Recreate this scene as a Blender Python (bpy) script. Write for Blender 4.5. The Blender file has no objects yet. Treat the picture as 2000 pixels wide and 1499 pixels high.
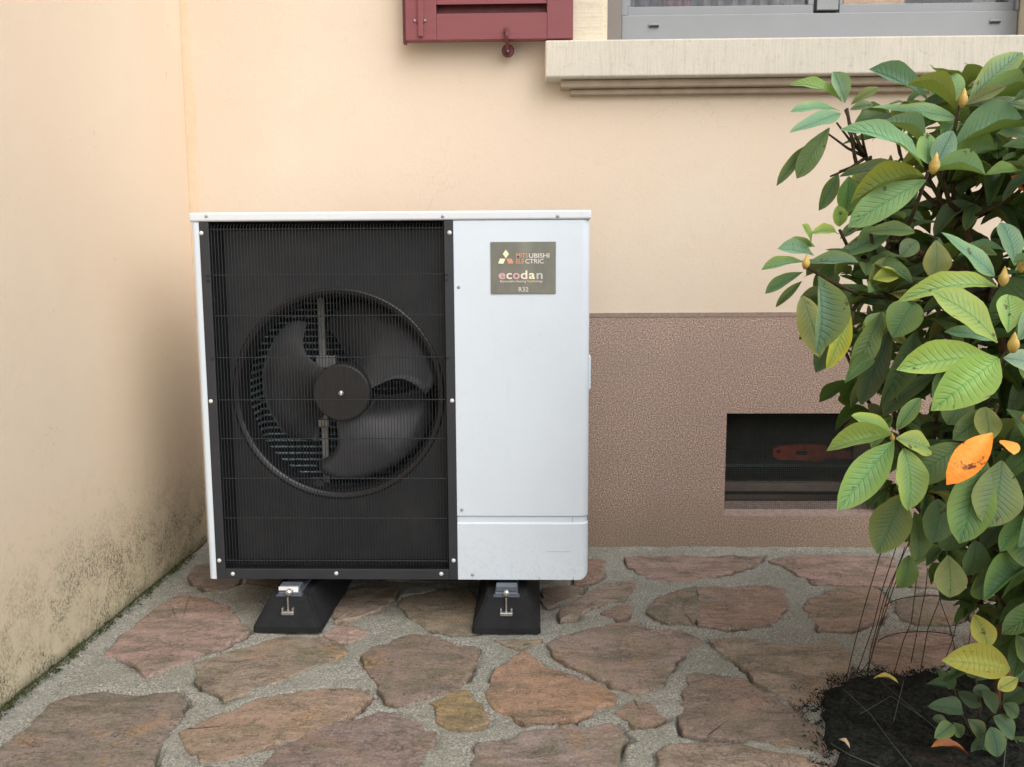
import bpy, bmesh, math, random
import numpy as np
from mathutils import Vector, Matrix, noise
random.seed(7)
R = math.radians
SC = bpy.context.scene
COL = SC.collection

# ------------------------------------------------------------------ camera, sky, sun, exposure
F, CH, CD, YAW, PIT, ROL = 1641.96, 0.94884, 2.87446, 0.02435, 0.12581, -0.00524
f0 = Vector((-math.sin(YAW), math.cos(YAW), 0)); r0 = Vector((math.cos(YAW), math.sin(YAW), 0)); u0 = Vector((0, 0, 1))
FW = f0*math.cos(PIT) - u0*math.sin(PIT); up2 = u0*math.cos(PIT) + f0*math.sin(PIT)
RT = r0*math.cos(ROL) + up2*math.sin(ROL); UP = up2*math.cos(ROL) - r0*math.sin(ROL)
CAM = Vector((0, -CD, CH))
cd = bpy.data.cameras.new('camera'); cam = bpy.data.objects.new('camera', cd); COL.objects.link(cam)
m = Matrix((RT, UP, -FW)).transposed().to_4x4(); m.translation = CAM
cam.matrix_world = m
cd.sensor_width = 36; cd.lens = F/2000*36; cd.clip_start = 0.05; cd.clip_end = 500
SC.camera = cam

SUN_EL, SUN_AZ = R(46), R(142)      # azimuth: direction towards the sun, clockwise from +Y
w = bpy.data.worlds.new('World'); SC.world = w; w.use_nodes = True
nt = w.node_tree; nt.nodes.clear()
sky = nt.nodes.new('ShaderNodeTexSky'); sky.sky_type = 'NISHITA'; sky.sun_disc = False
sky.sun_elevation = SUN_EL; sky.sun_rotation = SUN_AZ; sky.dust_density = 3.0
hs = nt.nodes.new('ShaderNodeHueSaturation'); hs.inputs['Saturation'].default_value = 0.55
bg = nt.nodes.new('ShaderNodeBackground'); bg.inputs[1].default_value = 0.15
wo = nt.nodes.new('ShaderNodeOutputWorld')
nt.links.new(sky.outputs[0], hs.inputs['Color']); nt.links.new(hs.outputs[0], bg.inputs[0]); nt.links.new(bg.outputs[0], wo.inputs[0])
sd = bpy.data.lights.new('sun', 'SUN'); sd.energy = 1.3; sd.angle = R(70); sd.color = (1.0, 0.99, 0.97)
so = bpy.data.objects.new('sun', sd); COL.objects.link(so)
dv = Vector((math.sin(SUN_AZ)*math.cos(SUN_EL), math.cos(SUN_AZ)*math.cos(SUN_EL), math.sin(SUN_EL)))
so.rotation_euler = dv.to_track_quat('Z', 'Y').to_euler(); so.location = (1, -4, 5)
SC.view_settings.view_transform = 'Standard'; SC.view_settings.look = 'None'
SC.view_settings.gamma = 1; SC.view_settings.use_curve_mapping = False
SC.view_settings.exposure = 0.42

def at(px, py, X=None, Y=None, Z=None, d=None):
    """point of the place seen at a photograph pixel, on the plane X=, Y=, Z= or at depth d"""
    v = FW + RT*((px-1000)/F) - UP*((py-749.5)/F)
    if X is not None: t = (X-CAM.x)/v.x
    elif Y is not None: t = (Y-CAM.y)/v.y
    elif Z is not None: t = (Z-CAM.z)/v.z
    else: t = d
    return CAM + v*t

# ------------------------------------------------------------------ materials
MATS = {}
def srgb(r, g, b):
    f = lambda c: (c/255/12.92) if c/255 <= .04045 else ((c/255+.055)/1.055)**2.4
    return (f(r), f(g), f(b), 1)
class NB:
    def __init__(s, name, rough=.6, metal=0.0, spec=.5):
        s.m = bpy.data.materials.new(name); s.m.use_nodes = True; s.t = s.m.node_tree; s.n = s.t.nodes
        s.b = s.n['Principled BSDF']; s.b.inputs['Roughness'].default_value = rough; s.b.inputs['Metallic'].default_value = metal
        s.b.inputs['Specular IOR Level'].default_value = spec
        s.geo = s.n.new('ShaderNodeNewGeometry'); MATS[name] = s.m
        s.pos = s.geo.outputs['Position']
    def L(s, a, b): s.t.links.new(a, b)
    def put(s, inp, v):
        if isinstance(v, bpy.types.NodeSocket): s.L(v, inp)
        else: inp.default_value = v
    def noise(s, scale, detail=4, rough=.6, vec=None, dist=0.0):
        n = s.n.new('ShaderNodeTexNoise'); n.inputs['Scale'].default_value = scale; n.inputs['Detail'].default_value = detail
        n.inputs['Roughness'].default_value = rough; n.inputs['Distortion'].default_value = dist
        s.L(vec or s.pos, n.inputs['Vector']); return n.outputs['Fac']
    def voro(s, scale, vec=None, feat='F1'):
        n = s.n.new('ShaderNodeTexVoronoi'); n.feature = feat; n.inputs['Scale'].default_value = scale; s.L(vec or s.pos, n.inputs['Vector']); return n.outputs['Distance']
    def ramp(s, fac, pts):
        n = s.n.new('ShaderNodeValToRGB'); s.L(fac, n.inputs[0]); e = n.color_ramp.elements
        while len(e) < len(pts): e.new(.5)
        for k, (p, c) in enumerate(pts):
            e[k].position = p; e[k].color = c if not isinstance(c, (int, float)) else (c, c, c, 1)
        return n.outputs[0]
    def mix(s, a, b, f, mode='MIX'):
        n = s.n.new('ShaderNodeMix'); n.data_type = 'RGBA'; n.blend_type = mode
        s.put(n.inputs[0], f); s.put(n.inputs[6], a); s.put(n.inputs[7], b); return n.outputs[2]
    def math(s, op, a, b=0.0, c=None):
        n = s.n.new('ShaderNodeMath'); n.operation = op; s.put(n.inputs[0], a); s.put(n.inputs[1], b)
        if c is not None: s.put(n.inputs[2], c)
        return n.outputs[0]
    def mapr(s, v, a, b, c=0.0, d=1.0):
        n = s.n.new('ShaderNodeMapRange'); n.clamp = True; s.put(n.inputs[0], v)
        for k, q in enumerate((a, b, c, d)): n.inputs[k+1].default_value = q
        return n.outputs[0]
    def vscale(s, sc, vec=None):
        n = s.n.new('ShaderNodeMapping'); n.inputs['Scale'].default_value = sc; s.L(vec or s.pos, n.inputs[0]); return n.outputs[0]
    def sep(s, vec=None):
        n = s.n.new('ShaderNodeSeparateXYZ'); s.L(vec or s.pos, n.inputs[0]); return n.outputs
    def col(s, c): s.put(s.b.inputs['Base Color'], c); return s
    def rough(s, c): s.put(s.b.inputs['Roughness'], c); return s
    def bump(s, h, dist=.002, st=1.0):
        n = s.n.new('ShaderNodeBump'); n.inputs['Distance'].default_value = dist; n.inputs['Strength'].default_value = st
        s.L(h, n.inputs['Height']); s.L(n.outputs[0], s.b.inputs['Normal']); return s

def plain(name, c, rough=.5, metal=0.0, var=.06, vs=6, spec=.5, bump=None):
    b = NB(name, rough, metal, spec)
    n = b.noise(vs, 5)
    lo = tuple(x*(1-var) for x in c[:3])+(1,); hi = tuple(min(1, x*(1+var)) for x in c[:3])+(1,)
    b.col(b.ramp(n, [(.3, lo), (.7, hi)]))
    if bump: b.bump(b.noise(bump[0], 3), bump[1])
    return b.m

# peach render of the house
b = NB('peach_render', .88, 0, .2)
big = b.noise(1.1, 4, .55); mid = b.noise(7, 6, .65); fine = b.noise(160, 3, .6)
c = b.ramp(big, [(.30, (.705, .575, .45, 1)), (.52, (.715, .60, .475, 1)), (.72, (.735, .64, .525, 1))])
c = b.mix(c, (.70, .56, .40, 1), b.mapr(mid, .52, .80, 0, .35))
streak = b.noise(3.2, 5, .6, b.vscale((6, 1, .55)))
c = b.mix(c, (.74, .60, .43, 1), b.mapr(streak, .55, .78, 0, .3))
c = b.mix(c, (.5, .42, .32, 1), b.mapr(fine, .55, .8, 0, .22))
c = b.mix(c, (.55, .42, .28, 1), b.mapr(b.noise(19, 8, .78, None, .6), .56, .74, 0, .20))
hl = b.math('ABSOLUTE', b.math('SUBTRACT', b.noise(2.1, 8, .62, None, .9), .5))
c = b.mix(c, (.45, .33, .22, 1), b.math('MULTIPLY', b.mapr(hl, 0, .0022, .55, 0), b.mapr(b.noise(1.7, 3, .5), .54, .62)))
b.col(c); b.bump(b.mix(b.mix(b.noise(300, 3, .8), b.noise(60, 5, .7), .4), b.noise(9, 5, .7, None, 1.0), .35), .0032, .8)

# render of the side wall, mildewed near the ground
b = NB('mildewed_render', .9, 0, .2)
big = b.noise(1.4, 4, .55); fine = b.noise(170, 3, .6)
c = b.ramp(big, [(.30, (.69, .55, .415, 1)), (.55, (.685, .565, .43, 1)), (.75, (.70, .60, .47, 1))])
z = b.sep()[2]; y = b.sep()[1]
wv = b.math('ADD', z, b.math('MULTIPLY', b.math('SUBTRACT', b.noise(3.0, 6, .6, None, .4), .5), .34))
damp = b.mapr(wv, .05, .42, 1, 0)
c = b.mix(c, (.56, .51, .345, 1), b.math('MULTIPLY', damp, .75))
spk = b.noise(150, 5, .82, b.vscale((1, 1, .7)))
patch = b.noise(9, 6, .7, None, .8)
band = b.mapr(b.math('ADD', z, b.math('MULTIPLY', b.math('SUBTRACT', b.noise(5, 5, .6), .5), .34)), .05, .36, 1, 0)
mm = b.math('MULTIPLY', b.mapr(patch, .40, .58, 0, 1), b.mapr(band, .05, .7, 0, 1))
mm = b.math('MULTIPLY', mm, b.mapr(spk, .46, .56, 0, 1))
c = b.mix(c, (.07, .065, .045, 1), b.math('MULTIPLY', mm, .85))
mm2 = b.math('MULTIPLY', b.mapr(b.noise(40, 6, .8), .53, .63), b.mapr(z, .05, .5, .45, 0))
c = b.mix(c, (.22, .18, .12, 1), mm2)
foot = b.math('MULTIPLY', b.mapr(b.math('ADD', z, b.math('MULTIPLY', b.noise(14, 5, .7), .07)), .04, .085, 1, 0), .85)
c = b.mix(c, b.mix((.05, .055, .03, 1), (.13, .14, .07, 1), b.noise(60, 4)), foot)
sp3 = b.math('MULTIPLY', b.mapr(b.noise(90, 2, .5), .66, .72), b.mapr(b.noise(5, 3, .6), .56, .68))
c = b.mix(c, (.38, .28, .17, 1), b.math('MULTIPLY', sp3, .6))
b.col(c); b.bump(b.mix(b.mix(b.noise(300, 3, .8), b.noise(45, 5, .6), .5), b.noise(8, 5, .7, None, 1.0), .35), .0036, .8)

# plinth roughcast
b = NB('plinth_roughcast', .95, 0, .15)
g1 = b.noise(225, 3, .78); g2 = b.noise(4, 5, .6); g3 = b.noise(520, 3, .8)
c = b.ramp(g1, [(.34, (.11, .07, .055, 1)), (.45, (.30, .21, .165, 1)), (.55, (.45, .33, .268, 1)), (.65, (.82, .66, .57, 1))])
c = b.mix(c, (.30, .235, .19, 1), b.mapr(g2, .4, .75, 0, .45))
zz = b.sep()[2]
c = b.mix(c, (.20, .16, .10, 1), b.math('MULTIPLY', b.mapr(b.math('ADD', zz, b.math('MULTIPLY', b.noise(6, 5, .7), .12)), .05, .26, 1, 0), .55))
b.col(c); b.bump(b.mix(g1, g3, .6), .0012, 1)
b = NB('plinth_smooth', .9, 0, .2)
b.col(b.ramp(b.noise(60, 5, .7), [(.3, (.22, .16, .135, 1)), (.7, (.38, .29, .245, 1))])).bump(b.noise(200, 3), .001)

# tooled sandstone (sill and jamb)
def tooled(name, vec, c1, c2):
    b = NB(name, .9, 0, .2)
    st = b.noise(60, 3, .6, b.vscale(vec)); big = b.noise(5, 5, .6); dark = b.noise(38, 5, .75)
    c = b.ramp(big, [(.3, c1), (.7, c2)])
    c = b.mix(c, tuple(x*.66 for x in c1[:3])+(1,), b.mapr(st, .5, .8, 0, .42))
    c = b.mix(c, (.30, .28, .22, 1), b.mapr(dark, .56, .72, 0, .4))
    b.col(c); b.bump(b.mix(st, b.noise(120, 5, .8), .5), .003, .9)
tooled('sill_stone', (2.2, .5, .16), (.58, .55, .465, 1), (.68, .63, .53, 1))
tooled('jamb_stone', (.12, .5, 2.6), (.70, .63, .48, 1), (.76, .69, .54, 1))
plain('moulding_stone', (.42, .345, .26, 1), .9, 0, .12, 20, .2, (180, .001))

# paving stones: colour from the object, plus grain, blotches, lichen
b = NB('paving_stone', .82, 0, .3)
oi = b.n.new('ShaderNodeObjectInfo')
tc = b.n.new('ShaderNodeVectorMath'); tc.operation = 'ADD'
cv = b.n.new('ShaderNodeCombineXYZ'); b.L(b.math('MULTIPLY', oi.outputs['Random'], 40.0), cv.inputs[0]); b.L(b.math('MULTIPLY', oi.outputs['Random'], 17.0), cv.inputs[2])
b.L(b.pos, tc.inputs[0]); b.L(cv.outputs[0], tc.inputs[1]); P = tc.outputs[0]
c = oi.outputs['Color']
lay = b.noise(13, 8, .72, b.vscale((.45, 1.3, 1), P), .6)
c = b.mix(c, (.15, .13, .10, 1), b.mapr(lay, .44, .62, 0, .7))
c = b.mix(c, (.39, .26, .185, 1), b.mapr(b.noise(6.5, 6, .68, P, .7), .50, .68, 0, .65))
c = b.mix(c, (.42, .25, .10, 1), b.mapr(b.noise(5.3, 5, .65, b.vscale((1, 1, 2.2), P), .9), .58, .72, 0, .60))
c = b.mix(c, (.16, .165, .09, 1), b.mapr(b.noise(8.5, 6, .72, b.vscale((1.2, .9, 3), P), .6), .50, .68, 0, .65))
c = b.mix(c, (.055, .047, .04, 1), b.mapr(b.noise(70, 6, .75, P), .56, .72, 0, .75))
c = b.mix(c, (.60, .50, .43, 1), b.mapr(b.noise(120, 4, .75, b.vscale((.6, 1, 1), P)), .60, .76, 0, .55))
fl = b.math('ABSOLUTE', b.math('SUBTRACT', b.noise(11, 9, .74, b.vscale((.7, 1.6, 1), P), 1.2), .5))
c = b.mix(c, (.05, .04, .032, 1), b.math('MULTIPLY', b.mapr(fl, 0, .018, .9, 0), b.mapr(b.noise(9, 4, .6, P), .40, .55)))
sp = b.noise(150, 5, .85, P)
c = b.mix(c, b.mix(c, (.35, .33, .30, 1), 1.0, 'MULTIPLY'), b.mapr(sp, .52, .64, 0, .7))
c = b.mix(c, b.mix(c, (1.6, 1.55, 1.5, 1), 1.0, 'MULTIPLY'), b.mapr(sp, .44, .34, 0, .9))
b.col(c)
h = b.mix(lay, b.noise(26, 9, .8, P, .7), .6)
b.bump(b.mix(h, b.noise(210, 3, P and .6), .18), .015, 1); b.rough(b.mapr(lay, .3, .7, .62, .9))
# mortar
b = NB('mortar', .95, 0, .2)
g = b.noise(190, 4, .85); q = b.noise(7, 6, .65, None, .5); q2 = b.noise(2.2, 4, .6)
c = b.ramp(g, [(.36, (.12, .12, .10, 1)), (.5, (.295, .285, .245, 1)), (.62, (.56, .54, .48, 1))])
c = b.mix(c, (.235, .25, .19, 1), b.mapr(q, .42, .66, 0, .55))
c = b.mix(c, (.40, .385, .345, 1), b.mapr(q2, .5, .7, 0, .45))
c = b.mix(c, (.10, .105, .08, 1), b.mapr(b.noise(24, 7, .75), .55, .72, 0, .6))
b.col(c); b.bump(b.mix(g, b.noise(45, 7, .75), .55), .008, 1)
b = NB('soil', .98, 0, .1)
g = b.noise(90, 6, .8)
c = b.ramp(g, [(.38, (.014, .016, .015, 1)), (.55, (.042, .046, .040, 1)), (.74, (.12, .115, .095, 1))])
c = b.mix(c, (.09, .055, .04, 1), b.math('MULTIPLY', b.mapr(b.noise(6, 5, .7), .50, .62, 0, .8), b.mapr(b.sep()[1], -1.45, -1.25, 1, 0)))
b.col(c); b.bump(b.mix(g, b.noise(240, 4, .8), .5), .016, 1)
plain('garden_ground', (.10, .11, .06, 1), .95, 0, .3, 2, .2)

# heat pump
def painted(name, c, rough, bumpd=.00025):
    b = NB(name, rough, 0, .5)
    n = b.noise(3, 4)
    lo = tuple(x*.965 for x in c)+(1,); hi = tuple(c)+(1,)
    cc = b.ramp(n, [(.35, lo), (.65, hi)])
    cc = b.mix(cc, (.50, .47, .40, 1), b.mapr(b.noise(30, 7, .8), .58, .8, 0, .28))
    cc = b.mix(cc, (.46, .44, .38, 1), b.mapr(b.noise(16, 6, .75, b.vscale((3, 3, .25))), .60, .80, 0, .22))
    cc = b.mix(cc, (.40, .36, .28, 1), b.math('MULTIPLY', b.mapr(b.noise(120, 4, .8), .5, .66), b.mapr(b.sep()[2], .13, .30, .25, 0)))
    b.col(cc); b.bump(b.mix(b.noise(500, 2), b.noise(2.5, 2), .9), bumpd*8, .5); b.rough(b.mapr(b.noise(22, 5, .7), .3, .7, rough-.08, rough+.1))
painted('casing_white', (.685, .765, .84), .40, .0006)
painted('gloss_white', (.72, .76, .80), .3)
b = NB('recess_black', .5, 0, .4)
b.col(b.mix((.015, .017, .020, 1), (.040, .041, .040, 1), b.mapr(b.noise(9, 6, .7), .45, .75, 0, .6))).rough(b.mapr(b.noise(30, 4), .3, .7, .42, .62))
plain('trim_black', (.028, .031, .037, 1), .42, 0, .12, 12)
plain('wire_black', (.022, .024, .027, 1), .5, 0, .1, 30)
plain('blade_grey', (.105, .108, .116, 1), .36, 0, .25, 8, .5)
plain('lip_black', (.012, .012, .014, 1), .27, 0, .1, 30)
plain('hub_black', (.020, .019, .018, 1), .55, 0, .15, 20)
plain('steel', (.52, .52, .51, 1), .35, .85, .15, 60)
plain('dull_steel', (.30, .30, .29, 1), .5, .6, .2, 40)
plain('screw_white', (.72, .72, .70, 1), .35, .2, .1, 60)
plain('screw_grey', (.36, .37, .38, 1), .4, .3, .1, 60)
plain('coil_fin', (.035, .042, .048, 1), .5, .3, .2, 30)
plain('coil_tube', (.42, .52, .54, 1), .35, .4, .2, 30)
plain('rubber', (.013, .014, .015, 1), .85, 0, .25, 30, .3, (120, .0015))
plain('rail_steel', (.16, .18, .22, 1), .42, .5, .15, 30)
plain('label_white', (.80, .80, .80, 1), .5)
b = NB('nameplate_metal', .30, .35, .5)
c = b.ramp(b.noise(9, 4, .5, b.vscale((2, 1, .8))), [(.3, (.19, .19, .155, 1)), (.5, (.235, .235, .20, 1)), (.72, (.31, .30, .235, 1))])
b.col(c)
for n_, c_ in (('foil_gold', (.95, .88, .60, 1)), ('foil_orange', (.72, .34, .22, 1)), ('foil_pink', (.78, .45, .48, 1)), ('foil_pale', (.74, .70, .64, 1)), ('foil_grey', (.58, .58, .56, 1)), ('foil_cream', (.90, .80, .66, 1))):  # gold and pale tones put the foil's reflections into the lettering colour
    plain(n_, c_, .4, .1, .05, 60)

# shutter, window
b = NB('shutter_red', .45, 0, .4)
c = b.mix((.205, .052, .058, 1), (.245, .074, .078, 1), b.noise(14, 5, .6, b.vscale((.4, 1, 3))))
b.col(c); b.bump(b.noise(160, 3), .0004)
plain('iron_red', (.13, .028, .032, 1), .5, .1, .2, 40)
plain('frame_grey', (.262, .275, .285, 1), .4, 0, .05, 6)
plain('guide_brown', (.20, .175, .155, 1), .5, 0, .06, 6)
plain('gasket_gap_shade', (.012, .012, .012, 1), .6)
b = NB('glass', .03, 0, .5)
tp = b.n.new('ShaderNodeBsdfTransparent'); gl = b.n.new('ShaderNodeBsdfGlossy'); gl.inputs['Roughness'].default_value = .02
fr_ = b.n.new('ShaderNodeLayerWeight'); fr_.inputs[0].default_value = .5; mx_ = b.n.new('ShaderNodeMixShader')
b.L(b.math('MULTIPLY_ADD', b.math('POWER', fr_.outputs['Facing'], 4.0), .6, .03), mx_.inputs[0]); b.L(tp.outputs[0], mx_.inputs[1]); b.L(gl.outputs[0], mx_.inputs[2]); b.L(mx_.outputs[0], b.n['Material Output'].inputs[0])
plain('curtain', (.84, .86, .88, 1), .8, 0, .05, 10)
plain('curtain_pink', (.82, .66, .74, 1), .8, 0, .05, 10)
plain('warm_wood', (.42, .24, .12, 1), .6, 0, .25, 12)
plain('room_wall', (.30, .27, .24, 1), .9)
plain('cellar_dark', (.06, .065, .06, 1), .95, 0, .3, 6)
plain('board_grey', (.13, .105, .09, 1), .85, 0, .2, 20)
plain('shelf_teal', (.05, .10, .095, 1), .7, 0, .2, 20)
plain('rust_red', (.55, .11, .065, 1), .75, 0, .3, 30)
plain('mesh_wire', (.10, .11, .10, 1), .6, .2, .2, 60)

# leaves: colour from the object; veins, yellow margins, pale underside
b = NB('leaf', .42, 0, .45)
oi = b.n.new('ShaderNodeObjectInfo'); base = oi.outputs['Color']
uv = b.n.new('ShaderNodeUVMap'); su = b.sep(uv.outputs[0])
au = b.math('MULTIPLY', b.math('ABSOLUTE', b.math('SUBTRACT', su[0], .5)), 2.0)
vv = su[1]
wob = b.math('MULTIPLY', b.noise(60, 2), .10)
ph = b.math('ADD', b.math('SUBTRACT', b.math('MULTIPLY', vv, 13.0), b.math('MULTIPLY', au, 2.6)), wob)
tri = b.math('ABSOLUTE', b.math('SUBTRACT', b.math('FRACT', ph), .5))       # 0 on the vein .. .5 between
vein = b.math('MULTIPLY', b.mapr(tri, .0, .20, 1, 0), b.mapr(au, .35, .95, 1, .05))
rib = b.mapr(au, .02, .10, 1, 0)
nz = b.noise(26, 4, .6); rnd = oi.outputs['Random']
dk = b.mix(base, (.42, .78, 1.15, 1), 1.0, 'MULTIPLY')
lt = b.mix(base, (1.45, 1.20, .70, 1), 1.0, 'MULTIPLY')
edge = b.math('MULTIPLY', b.mapr(b.math('ADD', au, b.math('MULTIPLY', nz, .6)), .55, 1.15, 0, 1), b.mapr(rnd, .1, .8, .15, 1))
c = b.mix(base, lt, edge)
c = b.mix(c, dk, b.math('MULTIPLY', b.math('MULTIPLY', vein, b.mapr(rnd, 0, 1, .6, 1.3)), .42))
c = b.mix(c, b.mix(base, (.7, .95, .8, 1), 1.0, 'MULTIPLY'), rib)
c = b.mix(c, (.10, .06, .03, 1), b.mapr(b.noise(38, 3, .65), .66, .70, 0, .8))
c = b.mix(c, b.mix(base, (1.3, 1.25, 1.5, 1), 1.0, 'MULTIPLY'), b.mapr(b.noise(110, 5, .75), .5, .68, 0, .35))
und = b.mix(b.mix(base, (1.05, .95, .75, 1), 1.0, 'MULTIPLY'), (.15, .16, .055, 1), .55)
c2 = b.mix(c, und, b.geo.outputs['Backfacing'])
b.col(c2); b.rough(b.mapr(b.noise(40, 3), .3, .7, .50, .72))
b.bump(b.math('SUBTRACT', b.math('SUBTRACT', 1.0, b.math('MULTIPLY', vein, .6)), b.math('MULTIPLY', rib, .9)), .0014, .9)
tr = b.n.new('ShaderNodeBsdfTranslucent'); b.L(b.mix(c2, (1.3, 1.5, .5, 1), 1.0, 'MULTIPLY'), tr.inputs[0])
ms = b.n.new('ShaderNodeMixShader'); ms.inputs[0].default_value = .28
b.L(b.b.outputs[0], ms.inputs[1]); b.L(tr.outputs[0], ms.inputs[2]); b.L(ms.outputs[0], b.n['Material Output'].inputs[0])
b = NB('withered_leaf', .55, 0, .3)
oi = b.n.new('ShaderNodeObjectInfo')
c = b.mix(oi.outputs['Color'], (.10, .03, .015, 1), b.mapr(b.noise(42, 4, .65), .60, .66, 0, .95))
c = b.mix(c, (.85, .45, .10, 1), b.mapr(b.noise(20, 4, .6), .45, .7, 0, .4))
b.col(c).bump(b.noise(120, 4), .002)
b = NB('bark', .9, 0, .2)
b.col(b.ramp(b.noise(50, 6, .7, b.vscale((1, 1, .25))), [(.35, (.055, .034, .022, 1)), (.7, (.19, .10, .055, 1))])).bump(b.noise(90, 5, .7, b.vscale((1, 1, .2))), .005)
b = NB('twig', .85, 0, .2)
b.col(b.ramp(b.noise(70, 5, .7), [(.35, (.035, .028, .018, 1)), (.7, (.12, .085, .05, 1))])).bump(b.noise(120, 4), .002)
plain('bud_yellow', (.55, .38, .10, 1), .6, 0, .25, 90)
plain('rust_wire', (.045, .030, .024, 1), .8, .1, .3, 50)
plain('net_white', (.13, .135, .125, 1), .6, 0, .2, 50)
plain('moss_green', (.06, .075, .025, 1), .95, 0, .5, 60, .1)
MATS['moss_green'].use_nodes = True

# ------------------------------------------------------------------ mesh helpers
def obj(name, bm, mat, parent=None, smooth=False, loc=None):
    if isinstance(bm, bmesh.types.BMesh):
        me = bpy.data.meshes.new(name); bm.normal_update(); bm.to_mesh(me); bm.free()
    else: me = bm
    if smooth:
        for p in me.polygons: p.use_smooth = True
    if mat and not me.materials: me.materials.append(MATS[mat])
    o = bpy.data.objects.new(name, me); COL.objects.link(o)
    if parent: o.parent = parent
    if loc is not None: o.location = loc
    return o
def thing(name, label, cat, group=None):
    o = bpy.data.objects.new(name, None); COL.objects.link(o); o.empty_display_size = .05
    o['label'] = label; o['category'] = cat
    if group: o['group'] = group
    return o
def box(bm, x0, x1, y0, y1, z0, z1, bev=0, seg=2):
    v = [bm.verts.new((x, y, z)) for x in (x0, x1) for y in (y0, y1) for z in (z0, z1)]
    fs = [bm.faces.new([v[i] for i in q]) for q in ((0, 1, 3, 2), (4, 6, 7, 5), (0, 4, 5, 1), (2, 3, 7, 6), (0, 2, 6, 4), (1, 5, 7, 3))]
    if bev:
        es = list({e for f in fs for e in f.edges})
        bmesh.ops.bevel(bm, geom=es, offset=bev, segments=seg, affect='EDGES', profile=.5)
def bx(*a, **k):
    bm = bmesh.new(); box(bm, *a, **k); return bm
def tube(bm, pts, rad, n=6, cap=True):
    pts = [Vector(p) for p in pts]; rr = rad if isinstance(rad, (list, tuple)) else [rad]*len(pts)
    rings = []
    for i, p in enumerate(pts):
        a = pts[max(0, i-1)]; c_ = pts[min(len(pts)-1, i+1)]; t = (c_-a).normalized()
        ref = Vector((0, 0, 1)) if abs(t.z) < .9 else Vector((0, 1, 0))
        s = t.cross(ref).normalized(); q = s.cross(t)
        rings.append([bm.verts.new(p + (s*math.cos(2*math.pi*k/n)+q*math.sin(2*math.pi*k/n))*rr[i]) for k in range(n)])
    for a, c_ in zip(rings, rings[1:]):
        for k in range(n): bm.faces.new((a[k], a[(k+1) % n], c_[(k+1) % n], c_[k]))
    if cap: bm.faces.new(rings[0][::-1]); bm.faces.new(rings[-1])
def tb(pts, rad, n=6):
    bm = bmesh.new(); tube(bm, pts, rad, n); bmesh.ops.recalc_face_normals(bm, faces=bm.faces); return bm
def lathe_y(bm, cx, cz, prof, n=48):
    """revolve (radius, y) profile about the Y axis through (cx, cz)"""
    rings = []
    for r, y in prof:
        rings.append([bm.verts.new((cx+r*math.cos(2*math.pi*k/n), y, cz+r*math.sin(2*math.pi*k/n))) for k in range(n)])
    for a, c_ in zip(rings, rings[1:]):
        for k in range(n): bm.faces.new((a[k], a[(k+1) % n], c_[(k+1) % n], c_[k]))
    return rings
def disc_y(cx, cz, prof, n=24):
    bm = bmesh.new(); rg = lathe_y(bm, cx, cz, prof, n); bm.faces.new(rg[0]); bm.faces.new(rg[-1])
    bmesh.ops.recalc_face_normals(bm, faces=bm.faces); return bm
def prism(bm, pts, y0, y1):
    """polygon in XZ extruded along Y"""
    a = [bm.verts.new((x, y0, z)) for x, z in pts]; c_ = [bm.verts.new((x, y1, z)) for x, z in pts]
    bm.faces.new(a); bm.faces.new(c_[::-1]); n = len(pts)
    for k in range(n): bm.faces.new((a[k], c_[k], c_[(k+1) % n], a[(k+1) % n]))
    bmesh.ops.recalc_face_normals(bm, faces=bm.faces)

# ------------------------------------------------------------------ the walls
XL = -1.1605                       # face of the side wall
ZP = at(1340, 613.5, Y=0).z        # top of the plinth
ZT, XR = 3.4, 4.2
house = thing('house_wall', 'peach rendered house wall with brown plinth, red shutter and grey window', 'wall')
ZS1 = at(1200, 77, Y=-.075).z      # sill top
ZS0 = at(1200, 150, Y=-.075).z     # slab bottom
XS0 = at(1065, 110, Y=-.075).x
XJ0 = at(1100, 40, Y=-.008).x; XJ1 = at(1187, 40, Y=-.008).x
XJR = at(2026, 40, Y=0).x; XS1 = XJR + (XJ0 - XS0)*1.0 + (XJ1-XJ0)
bm = bmesh.new()
UY0, UY1 = .006, .30
ZB = ZS0 - .055
def rect_wall(bm, xs, zs, hole, y0, y1):
    for i in range(len(xs)-1):
        for j in range(len(zs)-1):
            if (i, j) in hole: continue
            box(bm, xs[i], xs[i+1], y0, y1, zs[j], zs[j+1])
    bmesh.ops.remove_doubles(bm, verts=bm.verts, dist=1e-5)
    # drop doubled interior faces
    seen = {}
    for f in list(bm.faces):
        k = tuple(sorted(v.index for v in f.verts))
        seen.setdefault(k, []).append(f)
    for k, fs in seen.items():
        if len(fs) > 1: bmesh.ops.delete(bm, geom=fs, context='FACES_ONLY')
WZ1 = ZS1 + 1.25
bm.verts.index_update()
rect_wall(bm, [XL-.05, XJ1, XJR, XR], [ZP, ZS1-.01, WZ1, ZT], {(1, 1)}, UY0, UY1)
box(bm, XL-.05, XL+.1195, UY0, UY1, -.15, ZP-.0002)
obj('upper_render', bm, 'peach_render', house)
# plinth with the cellar opening
OX0 = at(1417, 900, Y=0).x; OX1 = at(1732, 900, Y=0).x
OZ1 = at(1450, 808, Y=0).z; OZ0 = at(1450, 1009, Y=0).z
bm = bmesh.new()
rect_wall(bm, [XL+.12, OX0, OX1, XR], [-.15, OZ0, OZ1, ZP-.0105], {(1, 1)}, 0, .30)
obj('plinth', bm, 'plinth_roughcast', house)
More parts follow.
